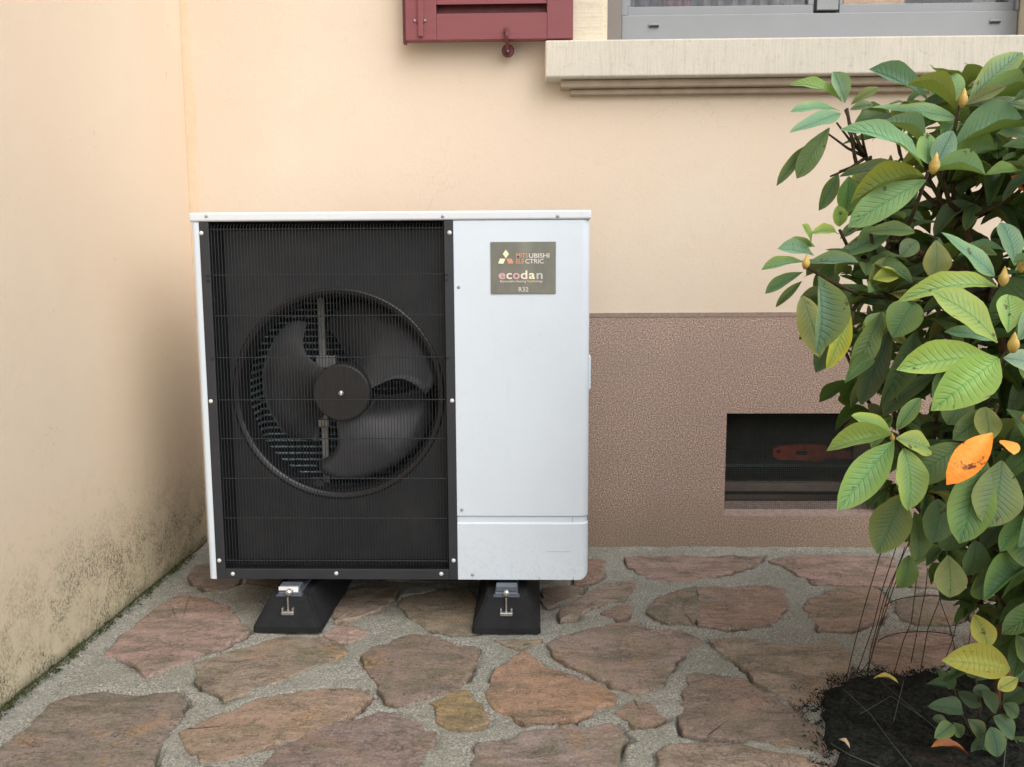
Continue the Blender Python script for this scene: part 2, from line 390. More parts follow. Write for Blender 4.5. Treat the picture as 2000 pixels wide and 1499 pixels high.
# pale smooth top edge of the plinth
bm = bmesh.new(); x = XL-.05; pts = []
prism(bm, [(XL+.12, ZP-.0105), (XR, ZP-.0105), (XR, ZP+.004), (XL+.12, ZP+.004)], -.0015, .1)
obj('plinth_edge', bm, 'plinth_smooth', house)
# corner seam: a thicker bead of render running down the corner
bm = bmesh.new(); L_, Rr = [], []
N = 60
for k in range(N+1):
    zq = ZP + (ZT-ZP)*k/N
    w_ = .030 + .012*noise.noise(Vector((0, 0, zq*3.1))) + .006*noise.noise(Vector((3, 0, zq*14)))
    if zq > 1.35: w_ += .006*math.sin(zq*5)
    L_.append((XL+.0005, zq)); Rr.append((XL+max(.012, w_), zq))
for k in range(N):
    a = [bm.verts.new((*((L_[k][0]), .0035), L_[k][1])) for _ in (0,)]
    v1 = bm.verts.new((L_[k][0], .0020, L_[k][1])); v2 = bm.verts.new((Rr[k][0]-.003, .0032, Rr[k][1])); v2b = bm.verts.new((Rr[k][0], .0075, Rr[k][1]))
    v3 = bm.verts.new((L_[k+1][0], .0020, L_[k+1][1])); v4 = bm.verts.new((Rr[k+1][0]-.003, .0032, Rr[k+1][1])); v4b = bm.verts.new((Rr[k+1][0], .0075, Rr[k+1][1]))
    bm.faces.new((v1, v2, v4, v3)); bm.faces.new((v2, v2b, v4b, v4))
    bmesh.ops.delete(bm, geom=a, context='VERTS')
bmesh.ops.remove_doubles(bm, verts=bm.verts, dist=1e-5)
plain('seam_render', (.70, .525, .365, 1), .9, 0, .06, 20, .2, (60, .002))
obj('corner_seam', bm, 'seam_render', house, True)
# window surround
obj('window_jamb', bx(XJ0, XJ1-.012, -.008, .16, ZS1+.001, WZ1, bev=.003), 'jamb_stone', house)
obj('window_jamb', bx(XJR-.012, XJR+.16, -.008, .162, ZS1+.001, WZ1, bev=.003), 'jamb_stone', house)
obj('jamb_rebate', bx(XJ1-.0115, XJ1-.001, .004, .15, ZS1+.001, WZ1), 'jamb_stone', house)
obj('lintel', bx(XJ0, XJR+.16, -.008, .16, WZ1+.001, WZ1+.18, bev=.003), 'jamb_stone', house)
bm = bmesh.new(); box(bm, XS0, XS1, -.075, .15, ZS0, ZS1, bev=.006, seg=3)
sill = obj('window_sill', bm, 'sill_stone', house)
X1 = at(1095, 160, Y=-.045).x; X2 = at(1113, 176, Y=-.022).x
z_a = at(1300, 169, Y=-.045).z; z_b = at(1300, 183.5, Y=-.022).z
obj('sill_moulding', bx(X1, XS1-.02, -.045, .02, z_a, ZS0-.0005, bev=.006, seg=3), 'moulding_stone', sill)
obj('sill_moulding', bx(X2, XS1-.04, -.022, .02, z_b, z_a-.0005, bev=.005, seg=3), 'moulding_stone', sill)

# window
win = bpy.data.objects.new('window', None); COL.objects.link(win); win.parent = house
YW = .085
FX0 = at(1214, 40, Y=YW).x; FX1 = XJR-.016
obj('guide_rail', bx(XJ1-.0005, FX0-.002, YW-.02, YW+.05, ZS1+.001, WZ1), 'guide_brown', win)
zf = at(1450, 27.5, Y=YW).z
FR0 = at(1984, 20, Y=YW).x
bm = bmesh.new(); box(bm, FX0, FX1, YW, YW+.06, ZS1-.005, zf, bev=.003); obj('frame', bm, 'frame_grey', win)
obj('frame', bx(FX0, FX0+.02, YW+.003, YW+.06, zf+.0005, WZ1-.04, bev=.002), 'frame_grey', win)
obj('frame', bx(FR0, FX1, YW-.003, YW+.06, zf+.0005, WZ1-.04, bev=.002), 'frame_grey', win)
obj('frame', bx(FX0, FX1, YW, YW+.06, WZ1-.039, WZ1-.001, bev=.002), 'frame_grey', win)
obj('gasket_gap_shade', bx(FX0, FX1, YW+.004, YW+.05, ZS1-.02, ZS1-.0052), 'gasket_gap_shade', win)  # black strip painting the shadow gap under the frame
zs = at(1450, 12.5, Y=YW+.02).z
xm0 = at(1590, 10, Y=YW+.01).x; xm1 = at(1640, 10, Y=YW+.01).x
for a, c_ in ((FX0+.0205, xm0), (xm1, FR0-.0005)):
    sa = bpy.data.objects.new('sash', None)
    bm = bmesh.new(); S = .028 if a < .6 else .012
    box(bm, a, c_, YW+.012, YW+.05, zf+.0008, zs, bev=.002)
    box(bm, a, a+.010, YW+.012, YW+.05, zs+.0003, WZ1-.07); box(bm, c_-.018, c_, YW+.012, YW+.05, zs+.0003, WZ1-.07)
    box(bm, a, c_, YW+.012, YW+.05, WZ1-.0697, WZ1-.0395)
    obj('sash', bm, 'frame_grey', win)
    obj('pane', bx(a+.0105, c_-.0185, YW+.03, YW+.034, zs+.0005, WZ1-.071), 'glass', win)
obj('meeting_stile', bx(xm0+.0075, xm1-.006, YW+.002, YW+.05, zf+.010, WZ1-.04, bev=.002), 'frame_grey', win)
bm = bmesh.new(); box(bm, xm0+.001, xm1-.004, YW+.014, YW+.045, zf+.0012, zf+.0095); box(bm, xm0+.0005, xm0+.007, YW+.009, YW+.045, zf+.0096, WZ1-.04)
obj('gasket_gap_shade', bm, 'gasket_gap_shade', win)
for cx, cy in ((1277, 50), (1943, 42)):
    p = at(cx, cy, Y=YW)
    obj('drain_cap', bx(p.x-.018, p.x+.018, YW-.006, YW+.002, p.z-.0045, p.z+.0045, bev=.002), 'frame_grey', win)
    obj('drain_slot', bx(p.x-.015, p.x+.016, YW-.0067, YW+.002, p.z-.0062, p.z-.001), 'gasket_gap_shade', win)
# what stands behind the panes
rm = bmesh.new()
box(rm, XJ1-.3, XR-.5, 2.6, 2.7, ZP+.3, ZT); box(rm, XJ1-.35, XJ1-.3, .31, 2.6, ZP+.3, ZT); box(rm, XR-.5, XR-.45, .31, 2.6, ZP+.3, ZT)
box(rm, XJ1-.3, XR-.5, .31, 2.6, ZP+.25, ZP+.299); box(rm, XJ1-.3, XR-.5, .31, 2.6, ZT+.001, ZT+.05)
obj('room', rm, 'room_wall', house)
def wavy(x0, x1, y, z0, z1, mat, name, amp=.012, per=.05):
    bm = bmesh.new(); n = int((x1-x0)/.006); pr = None
    for k in range(n+1):
        x = x0+(x1-x0)*k/n; yy = y+amp*math.sin(x/per*6.283)+amp*.4*math.sin(x/per*2.1*6.283+1)
        a, c_ = bm.verts.new((x, yy, z0)), bm.verts.new((x, yy, z1))
        if pr: bm.faces.new((pr[0], a, c_, pr[1]))
        pr = (a, c_)
    bmesh.ops.solidify(bm, geom=bm.faces[:], thickness=.002)
    o = obj(name, bm, mat, None, True); return o
xa, xb, xc = at(1226, 5, Y=.22).x, at(1400, 5, Y=.22).x, at(1585, 5, Y=.22).x
zc = ZS1+.02
o = wavy(xa-.02, xc+.02, .165, zc, WZ1, 'curtain', 'curtain'); o['label'] = 'white net curtain behind the left pane of the grey window'; o['category'] = 'curtain'
o = wavy(at(1290, 5, Y=.20).x, at(1345, 5, Y=.20).x, .142, zc, zc+.5, 'curtain_pink', 'pink_cloth', .006, .03); o['label'] = 'pale pink cloth hanging in front of the white net curtain'; o['category'] = 'cloth'
t = thing('wooden_shelf_unit', 'warm brown wooden shelf behind the right window pane', 'shelf')
xa, xb = at(1645, 5, Y=.24).x, at(1765, 5, Y=.24).x
obj('side_board', bx(xa, xb, .23, .255, zc, zc+.42, bev=.003), 'warm_wood', t)
obj('shelf_board', bx(xa, xb+.12, .2555, .45, zc, zc+.02, bev=.003), 'warm_wood', t)
o = obj('dark_box', bx(xb+.004, xb+.085, .235, .30, zc+.0005, zc+.16, bev=.004), 'trim_black'); o['label'] = 'dark box standing beside the wooden shelf inside the window'; o['category'] = 'box'
o = wavy(at(1880, 5, Y=.23).x, at(1995, 5, Y=.23).x, .165, zc, WZ1, 'curtain', 'curtain'); o['label'] = 'white curtain at the far right edge of the right pane'; o['category'] = 'curtain'

# shutter, folded back against the wall
sh = bpy.data.objects.new('shutter', None); COL.objects.link(sh); sh.parent = house; sh['label'] = 'dark red wooden louvred shutter'
YS0, YS1 = -.068, -.034
a0 = at(792, 60, Y=YS0); a1 = at(1119.5, 77, Y=YS0)
zb = at(950, 77.5, Y=YS0).z; zr = at(950, 26, Y=YS0).z
xi0 = at(852, 20, Y=YS0).x; xi1 = at(1068, 20, Y=YS0).x
obj('stile', bx(a0.x, xi0-.0005, YS0, YS1, zb, WZ1, bev=.002), 'shutter_red', sh)
obj('stile', bx(xi1+.0005, a1.x, YS0, YS1, zb, WZ1, bev=.002), 'shutter_red', sh)
obj('bottom_rail', bx(xi0, xi1, YS0+.0004, YS1, zb+.0003, zr, bev=.0015), 'shutter_red', sh)
obj('top_rail', bx(xi0, xi1, YS0+.0004, YS1, WZ1-.08, WZ1, bev=.0015), 'shutter_red', sh)
obj('backing', bx(xi0, xi1, YS1-.004, YS1, zr+.0005, WZ1-.081), 'iron_red', sh)
bm = bmesh.new(); q0, q1 = .0, .0
v = [(0, 0), (.024, .030), (.024, .038), (0, .008)]       # (depth, height) of one louvre
a = [bm.verts.new((xi0, YS0+.004+d_, h_)) for d_, h_ in v]; c_ = [bm.verts.new((xi1, YS0+.004+d_, h_)) for d_, h_ in v]
bm.faces.new(a); bm.faces.new(c_[::-1])
for k in range(4): bm.faces.new((a[k], c_[k], c_[(k+1) % 4], a[(k+1) % 4]))
bmesh.ops.recalc_face_normals(bm, faces=bm.faces)
zl = at(950, 6, Y=YS0).z
s0 = obj('slat', bm, 'shutter_red', sh, loc=(0, 0, zl-.002)); k = 1
while zl+k*.045 < WZ1-.13:
    c_ = s0.copy(); COL.objects.link(c_); c_.parent = sh; c_.location = (0, 0, zl-.002+k*.045); k += 1
xl0 = at(787, 60, Y=-.05).x
obj('edge_strip', bx(xl0, a0.x-.0005, -.052, -.03, zb-.004, WZ1), 'iron_red', sh)
# bolt on the stile
hx = at(821, 40, Y=YS0).x
obj('bolt_plate', bx(hx-.012, hx+.011, YS0-.004, YS0-.0002, at(821, 46, Y=YS0).z, at(821, -60, Y=YS0).z, bev=.0015), 'shutter_red', sh)
obj('bolt_rod', bx(hx-.007, hx+.009, YS0-.009, YS0-.0045, at(821, 73, Y=YS0).z, at(821, 47, Y=YS0).z+.1, bev=.002), 'shutter_red', sh)
for dx in (-.017, .016):
    zz_ = at(821, 41, Y=YS0).z
    obj('bolt_pin', disc_y(hx+dx, zz_, [(.0035, YS0-.006), (.0035, YS0-.0002)], 10), 'screw_grey', sh)
zz_ = at(821, 8, Y=YS0).z
obj('bolt_hole', disc_y(hx-.001, zz_, [(.005, YS0-.0047), (.005, YS0-.004)], 12), 'gasket_gap_shade', sh)
# catch on the wall below the shutter
ca = at(989, 60, Y=YS0-.01); cb = at(992, 100, Y=-.03)
kt = bpy.data.objects.new('shutter_catch', None); COL.objects.link(kt); kt.parent = house
obj('catch_arm', tb([ca+Vector((0, .0, 0)), at(989.5, 75, Y=YS0-.012), at(991, 92, Y=-.05), at(992, 104, Y=-.045)], [.006, .005, .0065, .007], 8), 'iron_red', kt, True)
obj('catch_head', bx(ca.x-.009, ca.x+.006, YS0-.013, YS0-.0055, ca.z-.008, ca.z+.010, bev=.003), 'iron_red', kt)
obj('catch_disc', disc_y(cb.x, cb.z, [(.018, -.036), (.0205, -.033), (.0205, -.027), (.014, -.024), (.010, .004)], 28), 'iron_red', kt)
obj('catch_rivet', disc_y(cb.x+.001, cb.z-.006, [(.0015, -.057), (.003, -.054), (.003, -.036)], 10), 'screw_grey', kt)

# cellar opening: sloped sill, wire screen, dark cellar
bm = bmesh.new()
pr = [(0.0005, OZ0+.001), (.10, OZ0+.028), (.10, OZ0-.02), (.0005, OZ0-.02)]
a = [bm.verts.new((OX0+.001, y_, z_)) for y_, z_ in pr]; c_ = [bm.verts.new((OX1-.001, y_, z_)) for y_, z_ in pr]
bm.faces.new(a); bm.faces.new(c_[::-1])
for k in range(4): bm.faces.new((a[k], c_[k], c_[(k+1) % 4], a[(k+1) % 4]))
bmesh.ops.recalc_face_normals(bm, faces=bm.faces)
obj('vent_sill', bm, 'plinth_smooth', house)
bm = bmesh.new(); zz0 = OZ0+.010; YM = .045
n = int((OX1-OX0)/.0068)
for k in range(n+1):
    x = OX0+(OX1-OX0)*k/n; tube(bm, [(x, YM, zz0), (x+random.uniform(-.0012, .0012), YM, (zz0+OZ1)/2), (x, YM, OZ1)], .00055, 3, False)
n = int((OZ1-zz0)/.0068)
for k in range(n+1):
    z_ = zz0+(OZ1-zz0)*k/n; tube(bm, [(OX0, YM+.001, z_), (OX1, YM+.001, z_+random.uniform(-.001, .001))], .00055, 3, False)
o = obj('wire_screen', bm, 'mesh_wire', house); o['kind'] = 'stuff'
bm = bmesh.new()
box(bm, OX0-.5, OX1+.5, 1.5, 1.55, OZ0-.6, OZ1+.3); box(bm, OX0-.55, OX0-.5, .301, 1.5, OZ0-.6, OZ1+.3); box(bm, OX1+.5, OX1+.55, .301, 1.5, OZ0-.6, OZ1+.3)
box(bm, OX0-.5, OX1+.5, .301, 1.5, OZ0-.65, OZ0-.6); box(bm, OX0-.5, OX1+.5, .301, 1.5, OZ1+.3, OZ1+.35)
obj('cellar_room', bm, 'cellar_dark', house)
obj('inner_beam', bx(OX0+.002, OX1-.002, .13, .17, at(1500, 961, Y=.13).z, at(1500, 944, Y=.13).z, bev=.004), 'board_grey', house)
o = obj('cellar_shelf', bx(OX0-.05, OX1+.3, .36, .60, at(1500, 906, Y=.36).z-.014, at(1500, 906, Y=.36).z, bev=.003), 'shelf_teal')
o['label'] = 'dark teal shelf board behind the mesh of the cellar opening'; o['category'] = 'shelf'
zsh = at(1500, 906, Y=.36).z
def cp(px, py): p = at(px, py, Y=.38); return (p.x, p.z)
out = [(1510, 876), (1522, 870), (1548, 869), (1575, 867), (1612, 868), (1622, 876), (1662, 881), (1665, 895), (1618, 894), (1600, 902), (1560, 898), (1520, 897), (1510, 890)]
bm = bmesh.new(); pts = [cp(*p) for p in out]; mz = min(p[1] for p in pts); pts = [(x, z-mz+zsh+.0005) for x, z in pts]
prism(bm, pts, .378, .40); bmesh.ops.bevel(bm, geom=[e for e in bm.edges], offset=.002, segments=1, affect='EDGES')
t = thing('red_hand_tool', 'rusty red tool lying on the shelf behind the cellar mesh', 'tool')
obj('tool_body', bm, 'rust_red', t)
p = cp(1565, 882); obj('hole_plate', bx(p[0]-.022, p[0]+.022, .372, .3779, p[1]-.009-mz+zsh, p[1]+.007-mz+zsh, bev=.002), 'gasket_gap_shade', t)  # black plate painting the dark inside of a hole in the tool
p = cp(1520, 880); obj('hole_disc', disc_y(p[0], p[1]-mz+zsh, [(.006, .372), (.008, .3779)], 12), 'gasket_gap_shade', t)  # black disc painting the dark inside of the second hole

# side wall
side = thing('side_wall', 'pale peach side wall at left, stained with mildew along its foot', 'wall')
bm = bmesh.new()
ys = np.linspace(-4.4, .02, 90); 
vf = []
for y_ in ys:
    wv_ = .0018*noise.noise(Vector((y_*2, 0, 1)))
    zb_ = .014+.006*noise.noise(Vector((y_*5, 0, 4)))
    vf.append([bm.verts.new((XL-.012, y_, zb_)), bm.verts.new((XL-.002, y_, zb_+.002)), bm.verts.new((XL+wv_*.3, y_, zb_+.012)), bm.verts.new((XL+wv_*.5, y_, .6)), bm.verts.new((XL, y_, ZT)), bm.verts.new((XL-.3, y_, ZT))])
for a, c_ in zip(vf, vf[1:]):
    for k in range(5): bm.faces.new((a[k], c_[k], c_[k+1], a[k+1]))
bmesh.ops.recalc_face_normals(bm, faces=bm.faces)
o = obj('render', bm, 'mildewed_render', side, True)
obj('base_course', bx(XL-.28, XL-.012, -4.4, .0, -.12, .03), 'soil', side)  # set-back base coloured dark for moss and the shadow gap

# ------------------------------------------------------------------ paving: mortar bed and stones
STONES = [
 ([(210,1274),(245,1239),(290,1204),(315,1180),(357,1162),(402,1171),(448,1193),(483,1235),(437,1263),(395,1274),(353,1295),(290,1319),(266,1295)], 'pink'),
 ([(388,1316),(385,1295),(437,1277),(490,1263),(546,1246),(612,1246),(648,1256),(672,1272),(647,1288),(595,1305),(542,1326),(490,1347),(441,1365),(423,1347),(399,1340)], 'tan'),
 ([(0,1466),(35,1438),(63,1414),(105,1375),(140,1360),(196,1354),(266,1360),(336,1354),(357,1368),(350,1393),(332,1421),(315,1442),(304,1466),(300,1500),(290,1560),(150,1600),(-60,1560),(-40,1500)], 'plum'),
 ([(357,1431),(420,1400),(507,1368),(595,1351),(665,1344),(705,1350),(720,1362),(705,1374),(670,1402),(612,1428),(525,1456),(448,1480),(402,1484),(378,1463)], 'rust'),
 ([(548,1462),(600,1436),(621,1423),(670,1409),(740,1395),(768,1391),(810,1412),(845,1433),(835,1458),(812,1493),(800,1530),(700,1570),(560,1560),(520,1500),(540,1475)], 'plum'),
 ([(635,1239),(650,1228),(670,1218),(695,1226),(715,1237),(700,1248),(679,1255),(655,1249)], 'pink'),
 ([(707,1285),(729,1265),(775,1251),(810,1239),(845,1246),(890,1265),(936,1271),(925,1290),(908,1314),(894,1339),(862,1353),(824,1363),(796,1377),(771,1374),(740,1341),(742,1325),(722,1307)], 'brown'),
 ([(845,1374),(873,1356),(915,1351),(936,1374),(945,1409),(915,1418),(873,1419),(859,1402)], 'yellow'),
 ([(953,1349),(971,1314),(995,1286),(1027,1272),(1062,1304),(1118,1321),(1167,1339),(1205,1360),(1177,1377),(1125,1398),(1055,1407),(1020,1407),(995,1391),(967,1377)], 'orange'),
 ([(1072,1258),(1100,1245),(1149,1229),(1197,1219),(1240,1219),(1266,1232),(1327,1232),(1353,1242),(1365,1255),(1324,1281),(1308,1307),(1298,1336),(1262,1349),(1243,1352),(1197,1333),(1149,1310),(1100,1287)], 'brown'),
 ([(1207,1391),(1236,1368),(1269,1381),(1292,1401),(1269,1414),(1236,1411)], 'red'),
 ([(936,1451),(985,1444),(1055,1430),(1125,1420),(1195,1420),(1216,1440),(1209,1465),(1195,1499),(1190,1560),(1050,1590),(930,1560),(925,1500)], 'plum'),
 ([(1347,1320),(1370,1315),(1425,1323),(1474,1339),(1532,1375),(1565,1401),(1594,1427),(1607,1468),(1571,1460),(1506,1447),(1425,1434),(1337,1428),(1334,1401),(1340,1359)], 'brown'),
 ([(1292,1469),(1321,1455),(1392,1453),(1490,1466),(1555,1476),(1633,1498),(1650,1560),(1450,1600),(1300,1570),(1295,1500)], 'tan'),
 ([(1396,1251),(1444,1248),(1522,1258),(1587,1258),(1626,1253),(1659,1274),(1652,1310),(1636,1342),(1587,1368),(1555,1375),(1532,1362),(1490,1333),(1451,1300),(1418,1277)], 'tan'),
 ([(1263,1196),(1282,1173),(1327,1154),(1358,1148),(1364,1180),(1362,1210),(1350,1223),(1301,1212)], 'brown'),
 ([(1366,1147),(1425,1147),(1490,1144),(1529,1151),(1532,1180),(1522,1203),(1490,1225),(1425,1224),(1370,1219)], 'red'),
 ([(1574,1186),(1587,1170),(1636,1151),(1711,1151),(1737,1180),(1711,1212),(1652,1229),(1604,1229),(1587,1203)], 'red'),
 ([(1223,1088),(1327,1086),(1425,1086),(1490,1087),(1457,1108),(1392,1125),(1327,1134),(1269,1128),(1240,1112)], 'pink'),
 ([(1509,1095),(1548,1086),(1652,1086),(1740,1090),(1752,1120),(1745,1142),(1700,1142),(1590,1138),(1560,1118)], 'pink'),
 ([(1775,1092),(1860,1090),(1880,1120),(1850,1150),(1780,1142)], 'brown'),
 ([(1120,1098),(1149,1092),(1178,1095),(1175,1121),(1158,1136),(1122,1138)], 'red'),
 ([(1095,1200),(1132,1170),(1181,1144),(1230,1134),(1243,1147),(1214,1171),(1165,1186),(1126,1206),(1100,1210)], 'brown'),
 ([(1178,1197),(1205,1188),(1226,1184),(1232,1198),(1207,1209)], 'red'),
 ([(971,1252),(1010,1250),(1055,1252),(1040,1262),(1013,1267)], 'tan'),
 ([(782,1181),(796,1167),(845,1157),(915,1150),(930,1180),(935,1234),(880,1237),(845,1230),(810,1209)], 'tan'),
 ([(650,1213),(655,1185),(680,1155),(720,1146),(778,1146),(755,1180),(712,1202)], 'tan'),
 ([(365,1125),(385,1106),(420,1100),(470,1108),(468,1135),(440,1150),(400,1150)], 'brown'),
 ([(500,1105),(600,1103),(660,1110),(650,1135),(560,1145),(490,1135)], 'brown'),
 ([(720,1100),(850,1095),(900,1110),(880,1135),(760,1132)], 'brown'),
 ([(950,1092),(1080,1090),(1095,1110),(1060,1128),(960,1125)], 'tan'),
 ([(1062,1150),(1100,1142),(1140,1146),(1110,1168),(1070,1185),(1058,1170)], 'brown'),
 ([(1712,1245),(1755,1232),(1845,1232),(1862,1260),(1830,1300),(1770,1318),(1728,1312),(1706,1290)], 'red'),
 ([(1752,1175),(1800,1162),(1870,1165),(1890,1190),(1860,1216),(1790,1218),(1758,1205)], 'brown'),
 ([(1900,1095),(2000,1092),(2060,1120),(2010,1150),(1910,1140)], 'pink'),
 ([(1905,1170),(1990,1168),(2070,1190),(2040,1225),(1930,1228),(1900,1205)], 'tan'),
 ([(1890,1245),(1980,1242),(2080,1260),(2060,1310),(1960,1320),(1885,1290)], 'plum'),
 ([(30,1560),(120,1620),(160,1700),(20,1740),(-120,1660)], 'tan'),
 ([(385,1500),(500,1510),(545,1590),(480,1660),(370,1640),(340,1560)], 'brown'),
 ([(835,1540),(900,1580),(900,1680),(780,1700),(720,1620)], 'pink'),
 ([(1225,1520),(1270,1590),(1290,1680),(1160,1690),(1120,1620),(1210,1580)], 'rust'),
 ([(1330,1620),(1450,1640),(1560,1620),(1600,1700),(1400,1760),(1320,1700)], 'plum'),
]
PAL = {'pink': (.36, .255, .22), 'tan': (.29, .235, .18), 'plum': (.265, .21, .185), 'rust': (.305, .22, .165), 'brown': (.25, .20, .16),
       'yellow': (.32, .235, .115), 'orange': (.32, .21, .135), 'red': (.31, .215, .175)}
def chaikin(p, it=1):
    for _ in range(it):
        q = []
        for i in range(len(p)):
            a, c_ = p[i], p[(i+1) % len(p)]
            q += [a*.78+c_*.22, a*.22+c_*.78]
        p = q
    return p
def resample(p, step):
    out = []
    for i in range(len(p)):
        a, c_ = p[i], p[(i+1) % len(p)]; n = max(1, int(np.linalg.norm(c_-a)/step))
        out += [a+(c_-a)*k/n for k in range(n)]
    return out
polys = []
for pts, kind in STONES:
    p = [np.array(at(x, y, Z=0.004)[:2]) for x, y in pts]
    polys.append((p, kind))
# more stones outside the frame, so the terrace goes on
def inside(pt, poly):
    x, y = pt; c_ = False; j = len(poly)-1
    for i in range(len(poly)):
        xi, yi = poly[i]; xj, yj = poly[j]
        if (yi > y) != (yj > y) and x < (xj-xi)*(y-yi)/(yj-yi)+xi: c_ = not c_
        j = i
    return c_
cents = [np.mean(p, axis=0) for p, _ in polys]
rects = [(min(q[0] for q in p), max(q[0] for q in p), min(q[1] for q in p), max(q[1] for q in p)) for p, _ in polys]
rs = random.Random(3); new = []
SOILP = [np.array(at(x, y, Z=0)[:2]) for x, y in ((1578,1385),(1600,1358),(1640,1336),(1700,1322),(1780,1328),(1850,1318),(1905,1325),(2060,1330),(2300,1340),(2420,1500),(2300,1720),(1900,1760),(1640,1650),(1632,1520),(1612,1450))]
gx = XL+.16; row = 0
while gx < 3.3:
    gy = -.12 - (row % 2)*.11
    while gy > -3.6:
        c0 = np.array([gx+rs.uniform(-.03, .03), gy+rs.uniform(-.03, .03)]); n = rs.randint(6, 8); a0_ = rs.random()*6
        p = [c0+np.array([math.cos(a0_+6.283*k/n)*rs.uniform(.105, .145), math.sin(a0_+6.283*k/n)*rs.uniform(.085, .125)]) for k in range(n)]
        bad = any(q[0] < XL+.03 or q[1] > -.03 for q in p)
        for q in p+[c0]:
            if bad: break
            v = Vector((q[0], q[1], 0))-CAM; dz = v.dot(FW)
            if dz > 0:
                px = 1000+F*v.dot(RT)/dz; py = 749.5-F*v.dot(UP)/dz
                if -60 < px < 2090 and py < 1560: bad = True
            for r_ in rects:
                if r_[0]-.03 < q[0] < r_[1]+.03 and r_[2]-.03 < q[1] < r_[3]+.03: bad = True; break
            if inside(q, SOILP): bad = True
        if not bad and not any(inside(q, p) for q in SOILP): new.append((p, rs.choice(['pink', 'tan', 'plum', 'brown', 'red', 'brown'])))
        gy -= .27
    gx += .27; row += 1
polys += new
outl = []
for i, (p, kind) in enumerate(polys):
    q = resample([(v-np.mean(p, axis=0))*(1.02+.006/max(.05, np.linalg.norm(v-np.mean(p, axis=0))))+np.mean(p, axis=0) for v in p], .009)
    c0 = np.mean(q, axis=0); s = i*3.7
    q = [v + np.array([noise.noise(Vector((v[0]*22, v[1]*22, s))), noise.noise(Vector((v[0]*22, v[1]*22, s+9)))])*.012
           + np.array([noise.noise(Vector((v[0]*75, v[1]*75, s))), noise.noise(Vector((v[0]*75, v[1]*75, s+9)))])*.0065 for v in q]
    outl.append((q, c0, kind))

# mortar bed
def grid_axis(a, b_, fine, coarse, f0_, f1_):
    v = [a]
    while v[-1] < b_: v.append(v[-1] + (fine if f0_ < v[-1] < f1_ else coarse))
    return np.array(v)
GX = grid_axis(XL-.02, 3.6, .006, .03, -1.3, 1.6); GY = grid_axis(-4.2, 0.0, .006, .03, -2.1, 0)
GY[-1] = .0; GX_, GY_ = np.meshgrid(GX, GY, indexing='ij')
D = np.full(GX_.shape, 1.0)
for q, c0, kind in outl:
    A = np.array(q); lo = A.min(0)-.05; hi = A.max(0)+.05
    ix = np.where((GX > lo[0]) & (GX < hi[0]))[0]; iy = np.where((GY > lo[1]) & (GY < hi[1]))[0]
    if not len(ix) or not len(iy): continue
    sx = GX_[ix[0]:ix[-1]+1, iy[0]:iy[-1]+1]; sy = GY_[ix[0]:ix[-1]+1, iy[0]:iy[-1]+1]
    d2 = np.full(sx.shape, 9.0); ins = np.zeros(sx.shape, bool)
    for k in range(len(A)):
        a, c_ = A[k], A[(k+1) % len(A)]; e = c_-a; L2 = max(1e-12, e@e)
        t_ = np.clip(((sx-a[0])*e[0]+(sy-a[1])*e[1])/L2, 0, 1)
        d2 = np.minimum(d2, (sx-a[0]-t_*e[0])**2+(sy-a[1]-t_*e[1])**2)
        if a[1] != c_[1]:
            cr = ((a[1] > sy) != (c_[1] > sy)) & (sx < (c_[0]-a[0])*(sy-a[1])/(c_[1]-a[1])+a[0]); ins ^= cr
    dd = np.sqrt(d2); dd[ins] *= -1
    sub = D[ix[0]:ix[-1]+1, iy[0]:iy[-1]+1]; np.minimum(sub, dd, out=sub)
verts = []; nx, ny = GX_.shape
for i in range(nx):
    for j in range(ny):
        x, y_ = GX[i], GY[j]
        z_ = .0035*noise.noise(Vector((x*6, y_*6, 0))) + .0032*noise.noise(Vector((x*24, y_*24, 3))) + .0022*noise.noise(Vector((x*70, y_*70, 5)))
        d_ = D[i, j]
        if d_ < -.012: z_ = -.014
        elif d_ < .0085:
            g_ = max(0, noise.noise(Vector((x*7, y_*7, 11)))*2.2+.15)
            z_ -= .024*min(1, g_)
        if x < XL+.05: z_ += .012*(1-(x-XL)/.05)
        if y_ > -.03: z_ += .005*(1+y_/.03)
        verts.append((x, y_, z_))
keep = []
for i in range(nx-1):
    for j in range(ny-1):
        keep.append((i*ny+j, (i+1)*ny+j, (i+1)*ny+j+1, i*ny+j+1))
me = bpy.data.meshes.new('paving'); me.from_pydata(verts, [], keep); me.update()
paving = obj('paving', me, 'mortar', None, True); paving['kind'] = 'structure'
paving['label'] = 'crazy paving of reddish sandstone slabs in grey mortar'

